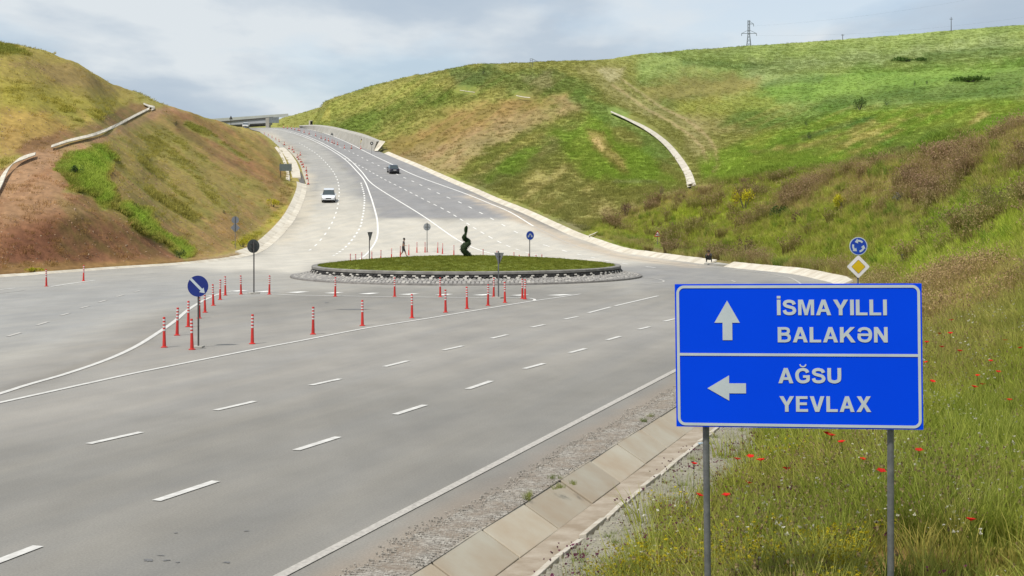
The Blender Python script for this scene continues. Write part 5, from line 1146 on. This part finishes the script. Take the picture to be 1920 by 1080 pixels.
# ------------------------------------------------------------------ vegetation
def blade_mesh(name, nb, h, hv, w, spread, lean, mat, tipdrop=.0, seg=3, head=None, seed=0):
    rnd = random.Random(seed); m = MB()
    for i in range(nb):
        a = rnd.random()*6.283; r = spread*math.sqrt(rnd.random()); bx, by = r*math.cos(a), r*math.sin(a); hh = h*rnd.uniform(1-hv, 1+hv*.4)
        la = a+rnd.gauss(0, .9); ln = lean*rnd.uniform(.2, 1.3)*hh; fa = rnd.random()*6.283; wx, wy = math.cos(fa)*w/2, math.sin(fa)*w/2; vs = []
        for s in range(seg+1):
            t = s/seg; cx_, cy_ = bx+math.cos(la)*ln*t*t, by+math.sin(la)*ln*t*t; z = hh*(t-tipdrop*t*t*t); k = (1-t**1.6)*.9+.1 if s < seg else 0
            vs += [(cx_-wx*k, cy_-wy*k, z), (cx_+wx*k, cy_+wy*k, z)] if s < seg else [(cx_, cy_, z)]
        fs = [(2*s, 2*s+1, 2*s+3, 2*s+2) for s in range(seg-1)]+[(2*seg-2, 2*seg-1, 2*seg)]; m.mi = 0; m.add(vs, fs)
        if head and rnd.random() < head[0]:
            m.mi = 1; c = Vector(vs[-1]); s_ = head[1]*rnd.uniform(.6, 1.3)
            for k in range(head[2]):
                v = Vector((rnd.gauss(0, 1), rnd.gauss(0, 1), rnd.gauss(0, 1)*head[3])).normalized()*s_; u_ = v.orthogonal().normalized()*s_*.5
                m.add([c+v*.1-u_, c+v*.1+u_, c+v], [(0, 1, 2)])
    me = bpy.data.meshes.new(name); me.from_pydata(m.v, [], m.f); me.materials.append(mat[0])
    if len(mat) > 1: me.materials.append(mat[1]); me.polygons.foreach_set('material_index', m.m)
    return me
def scatter(name, me, P_, scl, col, label=None, tilt=.12, flat=1.0):
    n_ = len(P_)
    if n_ == 0: return
    src = bpy.data.objects.new(name+'_tuft', me)
    pm = bpy.data.meshes.new(name); pm.vertices.add(n_); pm.vertices.foreach_set('co', np.asarray(P_, np.float32).ravel())
    a = pm.attributes.new('rot', 'FLOAT_VECTOR', 'POINT'); a.data.foreach_set('vector', np.c_[rng.normal(0, tilt, n_), rng.normal(0, tilt, n_), rng.uniform(0, 6.283, n_)].astype(np.float32).ravel())
    a = pm.attributes.new('scl', 'FLOAT_VECTOR', 'POINT'); s3 = np.c_[scl, scl, scl*rng.uniform(.75, 1.25, n_)*flat]; a.data.foreach_set('vector', s3.astype(np.float32).ravel())
    a = pm.attributes.new('tcol', 'FLOAT_COLOR', 'POINT'); a.data.foreach_set('color', np.c_[col, np.ones(n_)].astype(np.float32).ravel())
    o = bpy.data.objects.new(name, pm); COL.objects.link(o); tag(o, label, name.replace('_', ' '), None, 'stuff')
    g = bpy.data.node_groups.new('scatter', 'GeometryNodeTree'); g.interface.new_socket('Geometry', in_out='INPUT', socket_type='NodeSocketGeometry'); g.interface.new_socket('Geometry', in_out='OUTPUT', socket_type='NodeSocketGeometry')
    gi = g.nodes.new('NodeGroupInput'); go = g.nodes.new('NodeGroupOutput'); ins = g.nodes.new('GeometryNodeInstanceOnPoints'); oi = g.nodes.new('GeometryNodeObjectInfo'); oi.inputs[0].default_value = src; oi.inputs['As Instance'].default_value = True
    g.links.new(gi.outputs[0], ins.inputs['Points']); g.links.new(oi.outputs['Geometry'], ins.inputs['Instance'])
    for nm, so_ in (('rot', 'Rotation'), ('scl', 'Scale')):
        na = g.nodes.new('GeometryNodeInputNamedAttribute'); na.data_type = 'FLOAT_VECTOR'; na.inputs[0].default_value = nm; g.links.new(na.outputs[0], ins.inputs[so_])
    g.links.new(ins.outputs[0], go.inputs[0]); md = o.modifiers.new('scatter', 'NODES'); md.node_group = g; return o
# visibility of each terrain cell from the front, used only to choose where plants are worth building
run = np.minimum.accumulate(np.where(np.arange(nr_)[:, None] < 1, 1e6, PYv), axis=0); VIS = PYv <= np.vstack([np.full((1, nc_), 1e6), run[:-1]])+6
cellw = np.abs(np.gradient(XX, axis=1))*np.abs(np.gradient(YY, axis=0))
def pick(mask, n_, weight=None):
    w = np.where(mask[:-1, :-1] & (BD[:-1, :-1] > 9), 1., 0.)*(cellw[:-1, :-1] if weight is None else weight[:-1, :-1]); w = w.ravel(); w /= w.sum()
    k = rng.choice(len(w), n_, p=w); i, j = np.divmod(k, nc_-1); a = rng.random(n_); b = rng.random(n_)
    def bl(A_): return (A_[i, j]*(1-b)+A_[i, j+1]*b)*(1-a)+(A_[i+1, j]*(1-b)+A_[i+1, j+1]*b)*a
    return np.c_[bl(XX), bl(YY), bl(ZT)-.03], np.c_[bl(C0[..., 0]), bl(C0[..., 1]), bl(C0[..., 2])], bl(D), bl(PX), bl(PYv)
gA = leaf_mat('grass_blade', alb(122, 144, 40), alb(172, 170, 78), tintmix=.5, k=2.2, vary=.42); gB = leaf_mat('grass_straw', alb(164, 152, 86), alb(132, 128, 60), tintmix=.45, k=2.0, vary=.42)
gG = leaf_mat('grass_fresh', alb(96, 126, 34), alb(132, 148, 52), tintmix=.5, k=2.1, vary=.42); gP = leaf_mat('seed_head', alb(150, 122, 96), alb(136, 112, 88), tintmix=.35, trans=.2)
fW = leaf_mat('white_petal', alb(228, 226, 212), alb(210, 205, 180), inst=False); fY = leaf_mat('yellow_petal', alb(205, 190, 40), alb(180, 165, 30), inst=False); fV = leaf_mat('purple_petal', alb(126, 58, 92), alb(98, 46, 70), inst=False)
tA = blade_mesh('grass_a', 32, .58, .5, .013, .16, .5, [gA], .15, 3, seed=1); tB = blade_mesh('grass_b', 26, .55, .5, .008, .15, .5, [gB, gP], .12, 3, (.08, .03, 4, 2.0), seed=2)
tG = blade_mesh('grass_g', 40, .30, .5, .014, .16, .6, [gG], .2, 3, seed=3)
tW = blade_mesh('flower_w', 7, .42, .35, .006, .2, .3, [gG, fW], 0, 2, (.9, .026, 7, .35), seed=4); tY = blade_mesh('flower_y', 14, .45, .35, .006, .2, .3, [gG, fY], 0, 2, (1, .022, 7, .6), seed=5); tV = blade_mesh('flower_v', 9, .42, .35, .006, .2, .35, [gG, fV], 0, 2, (.9, .024, 8, .8), seed=6)
near = nearR & (D > 1.35) & (YY > 11.5) & (YY < 48) & (PX > 950) & (PX < 2120)
dens = fbm(XX*.8, YY*.8, 4, 61); green = fbm(XX*.35+40, YY*.35, 3, 62)
ncov = ss(2.2, 3.9, D+2.6*(dens-.5))
soilpatch = (PX > 1580+60*(dens-.5)) & (PX < 1960) & (PYv > 1025+60*(green-.5)) & (PYv < 1500)
ncov = np.where(soilpatch, ncov*.06, ncov)
wt_ = cellw*(20/np.clip(YY, 14, 60))**1.2*ncov
def put(name, me, mask, n_, s0, s1, wgt, label, tint=1.0):
    p, c, d, px_, py_2 = pick(mask, n_, wgt); s = rng.uniform(s0, s1, n_); g_ = np.clip(ss(1.4, 4, d), .35, 1) if 'near' in label[:0] else 1
    return scatter(name, me, p, s*g_, c*tint, label)
put('grass', tA, near, 9000, .7, 1.35, wt_, 'olive green roadside grass under the blue sign')
put('grass', tB, near, 7000, .6, 1.3, wt_*ss(.7, .35, green), 'straw coloured seeding grass under the blue sign')
put('grass', tG, near, 7000, .6, 1.3, wt_*ss(.35, .65, green), 'fresh green low grass under the blue sign')
tS = blade_mesh('grass_s', 9, .85, .4, .009, .12, .45, [leaf_mat('tall_stem', alb(176, 172, 92), alb(160, 168, 84), tintmix=.2, k=2.3)], .08, 4, seed=8)
put('grass', tS, near, 3500, .6, 1.15, wt_, 'tall pale stems standing above the roadside grass')
put('wildflowers', tW, near, 900, .7, 1.3, wt_, 'small white wildflowers in the roadside grass')
put('wildflowers', tY, near, 1000, .6, 1.1, wt_*ss(.55, .7, dens)*(PX < 1700), 'small yellow wildflowers in the roadside grass')
put('wildflowers', tV, near, 420, .6, 1.2, cellw*(20/np.clip(YY, 14, 60))*ss(1.2, 2, D)*(1-ss(4, 7, D)), 'small purple wildflowers at the gravel edge')
sp_ = near & (D > 1.3) & (D < 5.5)
put('weeds', tG, sp_, 700, .25, .6, cellw*(20/np.clip(YY, 14, 60))*dens**2, 'sparse small weeds on the gravel edge')
# stones on the gravel edge and verge
st_me = bpy.data.meshes.new('stone'); bm_ = bmesh.new(); bmesh.ops.create_icosphere(bm_, subdivisions=1, radius=.02)
for v in bm_.verts: v.co *= random.uniform(.7, 1.25)
bm_.to_mesh(st_me); bm_.free(); st_me.materials.append(pmat('stone_grey', alb(168, 162, 152), alb(204, 196, 184), 3, .9, var=.5))
p, c, d, *_ = pick(nearR & (D > 1.15) & (D < 6) & (YY > 11) & (YY < 60) & (PX > 900), 9000, cellw*(20/np.clip(YY, 14, 60))**1.5*(1-ss(2, 6, D)))
p[:, 2] += .035; scatter('gravel', st_me, p, rng.uniform(.3, 1.1, len(p)), c, 'loose gravel along the outer edge of the channel', 1.5)
k = rng.integers(0, len(gv)-1, 16000); e_ = rng.random(16000)**.8*(wv[k]+.12)+.0; yw = gv[k, 1]; kp = rng.random(16000) < np.clip((22/np.clip(yw, 8, 90))**1.1, 0, 1); k = k[kp]; e_ = e_[kp]
p = np.c_[gv[k, 0]+n_l[k, 0]*e_, gv[k, 1]+n_l[k, 1]*e_, np.full(len(k), .022)]; scatter('gravel', st_me, p, rng.uniform(.25, .8, len(p)), np.ones((len(p), 3))*.3, 'loose gravel on the verge beside the sloping slabs', 1.5)
for (px, py) in ((1040,572+345),(1000,933),(985,938),(1078,908),(1205,791),(1221,783),(1035,899)):
    x, y = G(px, py)
    tag(scatter('weeds', tG, np.array([[x+random.gauss(0, .05), y+random.gauss(0, .05), .0] for _ in range(2)]), rng.uniform(.25, .45, 2), np.tile(alb(140, 134, 84), (2, 1)), 'small weed tufts at the top edge of the sloping slabs'))
# weedy bank
crest = np.interp(PX, [1080,1150,1300,1460,1600,1750,1935,2100], [440,404,356,326,318,288,236,200])+16*(fbm(PX/40, PX*0, 3, 91)-.5)
bank = (YY > 44) & (YY < 205) & (D > 1.8) & (PX > 1075) & (PX < 2100) & VIS & (PYv > crest+4)
lum = C.sum(-1); purp = ((C[..., 0] > C[..., 1]*.98)).astype(float)
tP = blade_mesh('weed_p', 46, .85, .45, .022, .34, .42, [leaf_mat('weed_stem', alb(136, 120, 70), alb(116, 104, 60), tintmix=.6, k=3.0), leaf_mat('weed_head', alb(160, 126, 104), alb(138, 112, 100), tintmix=.5, trans=.3, k=2.8)], .05, 3, (.55, .045, 4, 1.8), seed=11)
tQ = blade_mesh('weed_q', 44, .55, .5, .026, .32, .6, [leaf_mat('weed_leaf', alb(112, 132, 42), alb(156, 158, 66), tintmix=.6, k=3.2)], .15, 3, seed=12)
tR = blade_mesh('weed_r', 40, .6, .5, .02, .34, .5, [leaf_mat('weed_dry', alb(156, 138, 86), alb(172, 154, 104), tintmix=.6, k=2.9)], .1, 3, seed=13)
sw = cellw*(90/np.clip(YY, 45, 300))**1.5*ss(1075, 1200, PX)*np.where((np.abs(PX-1233) < 13) & (PYv > 426) & (PYv < 480), .03, 1.); clump = fbm(XX/2.6, YY/4.0, 3, 71)
put('weeds', tP, bank, 5000, .5, 1.2, sw*ss(.42, .62, clump)*(.12+purp*ss(1250, 1450, PX)), 'tall purple-brown seeding weeds on the roadside bank')
put('weeds', tQ, bank, 12000, .6, 1.3, sw, 'green and yellow-green weeds on the roadside bank')
put('weeds', tR, bank, 6000, .6, 1.2, sw*ss(.65, .4, clump), 'dry straw-coloured weeds on the roadside bank')
tS1 = blade_mesh('shrub_brown', 150, 1.0, .5, .035, .55, .55, [leaf_mat('shrub_stem', alb(128, 104, 70), alb(104, 90, 60), tintmix=.4, k=2.2), leaf_mat('shrub_head', alb(158, 124, 104), alb(136, 108, 98), tintmix=.35, k=2.4)], .1, 3, (.6, .06, 4, 1.6), seed=21)
tS2 = blade_mesh('shrub_green', 150, .85, .5, .04, .55, .6, [leaf_mat('shrub_leaf', alb(104, 130, 44), alb(150, 158, 60), tintmix=.3, k=2.6)], .2, 3, seed=22)
put('shrubs', tS1, bank & (PYv < 500), 420, .5, 1.3, sw*ss(.52, .66, clump), 'brown seedy shrubs dotted over the roadside bank')
put('shrubs', tS2, bank & (PYv < 510), 420, .5, 1.15, sw*ss(.5, .36, clump), 'fresh green and yellowish shrubs dotted over the roadside bank')
# hills: coarser tufts taking the land-cover colour
hb = leaf_mat('hill_grass', alb(136, 138, 66), alb(156, 150, 84), tintmix=.85, trans=.3, k=1.9, vary=.09)
tH = blade_mesh('hill_a', 30, .40, .5, .05, .6, .6, [hb], .15, 2, seed=14)
grn = ss(.0, .035, C[..., 1]-C[..., 0]*.86)
hillm = (((YY > 150) & (PX <= 1200)) | ((YY > 100) & (PYv < crest+6) & (PX > 1075))) & (YY < 700) & (D > 2.2) & VIS & (PX > 520) & (PX < 2000) & ~bank
scr = np.abs(np.gradient(PYv, axis=0))*3
put('hill_grass', tH, hillm, 60000, .45, 1.15, scr*(.25+grn), 'short wind-blown grass covering the middle and right hills')
leftm = (YY > 95) & (YY < 330) & (D > 2.5) & VIS & (PX > -60) & (PX < 560)
put('hill_grass', tH, leftm, 15000, .35, 1.0, scr*(.005+grn)*ss(.3, .6, fbm(XX/1.8, YY/2.6, 3, 95)), 'patchy short grass covering the left hill', np.array([1.42, 1.40, 1.25]))
put('hill_grass', tH, (YY > 600) & (YY < 1000) & VIS & (PX > 1100), 9000, 1.2, 2.2, scr, 'distant grass on the far right fields')
soil_st = bpy.data.meshes.new('clod'); bm_ = bmesh.new(); bmesh.ops.create_icosphere(bm_, subdivisions=1, radius=.06)
for v in bm_.verts: v.co *= random.uniform(.6, 1.3)
bm_.to_mesh(soil_st); bm_.free(); soil_st.materials.append(pmat('clod_soil', alb(150, 112, 86, 1.3), alb(196, 170, 140, 1.3), 2, .95, var=.6))
bare = leftm & (C0[..., 0] > C0[..., 1]*1.22)
put('stones', soil_st, bare & (YY < 170), 2600, .4, 2.0, cellw, 'scattered clods and small stones on the bare brown bank')
put('weeds', tH, leftm & ~bare & (YY < 260), 600, .4, 1.0, cellw*fbm(XX/3, YY/3, 2, 88)**4, 'odd grass tufts dotted over the left slope')
# roundabout lawn blades
th_ = rng.uniform(0, 6.283, 9000); r_2 = 10.1*np.sqrt(rng.random(9000)); lx, ly = r_2*np.cos(th_), r_2*np.sin(th_); lz = .74+.56*(1-(r_2/10.2)**2)
tL = blade_mesh('lawn_t', 22, .09, .5, .018, .16, .5, [leaf_mat('lawn_blade', alb(104, 116, 34), alb(140, 138, 58), tintmix=.5, k=2.5)], .1, 2, seed=15)
scatter('lawn_grass', tL, np.c_[lx+RCX, ly+RCY, lz-.01], rng.uniform(.6, 1.3, 9000), np.array(alb(108, 118, 42))[None]*(.7+.6*fbm(lx*.8+9, ly*.8+3, 4, 6))[:, None], 'mown grass on top of the roundabout')

# individually visible shrubs
def bush_parts(root, w, h, colA, colB, n_=900, seed=0, flowers=None):
    rnd = random.Random(seed); m = MB(); ls = w*.035
    lob = [(rnd.gauss(0, w*.22), rnd.gauss(0, w*.18), h*rnd.uniform(.35, .7), rnd.uniform(.28, .45)) for _ in range(7)]
    for _ in range(n_):
        cx_, cy_, cz_, rr2 = rnd.choice(lob); v = Vector((rnd.gauss(0, 1), rnd.gauss(0, 1), rnd.gauss(0, .9))).normalized(); q_ = rnd.uniform(.55, 1.05)
        c = Vector((cx_+v.x*rr2*w*.5*q_, cy_+v.y*rr2*w*.5*q_, max(.02, cz_+v.z*h*.45*q_))); a = v.orthogonal().normalized(); a.rotate(Matrix.Rotation(rnd.random()*6.3, 3, v)); b = (v*.5+Vector((0, 0, .6))+a.cross(v)*.4).normalized(); s_ = ls*rnd.uniform(.6, 1.4)
        m.add([c-a*s_*.6, c+b*s_*1.8, c+a*s_*.6], [(0, 1, 2)])
    o = m.build('foliage', leaf_mat('bush_%d' % seed, colA, colB, inst=False, trans=.15), root); tag(o, kind='stuff')
    m = MB()
    for k in range(7): a = rnd.random()*6.3; m.cyl((0, 0, -.2), (math.cos(a)*w*.2, math.sin(a)*w*.2, h*.6), .02*w, .008*w, 5)
    m.build('stems', M['dark_pole'], root)
BR_C = (alb(100, 78, 62), alb(140, 112, 92)); DG = (alb(52, 76, 34), alb(84, 108, 50)); MG = (alb(84, 112, 48), alb(104, 132, 60)); YG = (alb(200, 190, 40), alb(160, 164, 46)); BL_ = (alb(92, 92, 86), alb(116, 112, 112))
bushes = [(1402,480,36,30,BR_C,'brown dry shrub low on the bank right of the squatting person',60), (1500,420,34,20,BR_C,'brown seedy shrub in the middle of the weedy bank',60), (1461,412,44,22,DG,'dark shrub with purple top in the middle of the bank',60),
 (1396,392,46,32,YG,'yellow flowering clump left of the dark shrub on the bank',60), (1582,392,48,24,YG,'yellow flowering clump in the upper middle of the bank',60), (1398,348,22,12,BR_C,'small brown shrub on the bank crest left of the middle',60),
 (1174,404,30,20,BR_C,'brown shrub near the left end of the bank crest',100), (1240,368,20,20,BR_C,'small brown shrub on the crest below the white channel end',100), (1690,380,40,18,BL_,'grey-lilac shrub high on the right bank',50), (1705,494,24,18,BL_,'grey bush behind the yellow diamond sign',40), (1905,455,26,16,BL_,'lilac-grey bush at the right edge of the photo on the bank',30),
 (1612,207,30,20,DG,'dark round bush behind the crest of the middle ridge',240), (1663,198,14,10,DG,'small dark bush right of the big one on the middle ridge',240), (1512,236,13,9,DG,'tiny dark bush on the left of the middle ridge',240), (1518,262,18,12,DG,'dark green clump on the slope of the middle ridge',200), (1714,160,9,7,DG,'left one of two tiny dark bushes in the far field',300), (1738,158,9,7,DG,'right one of two tiny dark bushes in the far field',300),
 (1700,116,60,5,MG,'long low dark hedge strip in the far right field',400), (1820,153,70,6,MG,'long dark thicket near the right edge of the far field',300), (906,138,12,8,DG,'dark bush under the crest of the middle hill',200),
 (454,463,30,12,YG,'yellow-green clump at the foot of the left slope',100), (512,388,26,12,YG,'yellow-green shrub beside the left gutter',110), (338,484,24,14,DG,'leafy green clump at the bottom tip of the brown bank',95), (139,330,30,18,DG,'leafy clump near the top of the green strip on the left bank',95), (248,395,22,14,DG,'leafy clump halfway down the green strip on the left bank',95),
 (330,236,12,7,DG,'dark tuft at the top of the left slope',150), (421,402,9,7,DG,'small dark tuft above the twin sign backs',110), (62,510,30,6,YG,'low green strip at the foot of the brown bank on the left',85)]
for i, (px, py, w, h, cc, lb_, ym) in enumerate(bushes):
    x, y, z = hit(px, py, ym); k = y/F; b = empty('bush', (x, y, z)); tag(b, lb_, 'bush'); bush_parts(b, w*k*1.0, h*k*1.15, cc[0], cc[1], 700 if w > 20 else 350, 100+i)
# poppies
pm_r = leaf_mat('poppy_petal', (.42, .010, .008), (.30, .008, .006), inst=False, trans=.3); m = MB(); m.cyl((0, 0, 0), (.03, .01, .45), .005, .004, 5)
pop = empty('poppy'); m.build('stem', gG, pop); m = MB()
for k in range(5):
    a = 2*math.pi*k/5; b = a+1.5; c0 = Vector((.03, .01, .45))
    m.add([c0, c0+Vector((math.cos(a)*.045, math.sin(a)*.045, .028)), c0+Vector((math.cos((a+b)/2)*.062, math.sin((a+b)/2)*.062, .03)), c0+Vector((math.cos(b)*.045, math.sin(b)*.045, .028))], [(0, 1, 2, 3)])
m.build('petals', pm_r, pop)
pps = [(1300,922),(1379,920),(1413,914),(1436,932),(1370,998),(1388,963),(1470,951),(1539,877),(1565,873),(1586,886),(1609,918),(1637,951),(1718,907),(1818,1060),(1393,843),(1418,840),(1783,660),(1758,652),(1765,690),(1740,678),(1786,634),(1866,736),(1836,740),(1814,775),(1837,766),(1889,794),(1735,753),(1878,672),(1856,710),(1916,690),(1290,985),(1553,874),(1748,710),(1800,700),(1838,392),(1725,525),(1577,823)]
for i, (px, py) in enumerate(pps):
    x, y, z = hit(px, py+14, 13); o = pop if i == 0 else copy_tree(pop); o.location = (x, y, z+.12); s_ = random.uniform(1.0, 1.4); o.scale = (s_,)*3; o.rotation_euler = (random.gauss(0, .15), random.gauss(0, .15), random.random()*6)
    where = 'left of the left sign post' if px < 1323 else 'below the blue board between its two posts' if px < 1671 and py > 805 else 'on the grassy slope right of the blue board' if py < 806 else 'low in the grass right of the right sign post'
    tag(o, 'red poppy flowering '+where, 'flower', 'red poppies '+where)
# small blue bottle cap of litter by the slab
x, y = G(1299, 802); lt = MB(); lt.cyl((0, 0, 0), (.16, .03, 0), .03, .028, 10); o = lt.build('bottle', paint_mat('bottle_plastic', (.25, .35, .42), .3, .2)); o.location = (x+.1, y-.1, -.33); tag(o, 'small crushed plastic bottle lying in the channel beneath the sign corner', 'litter')
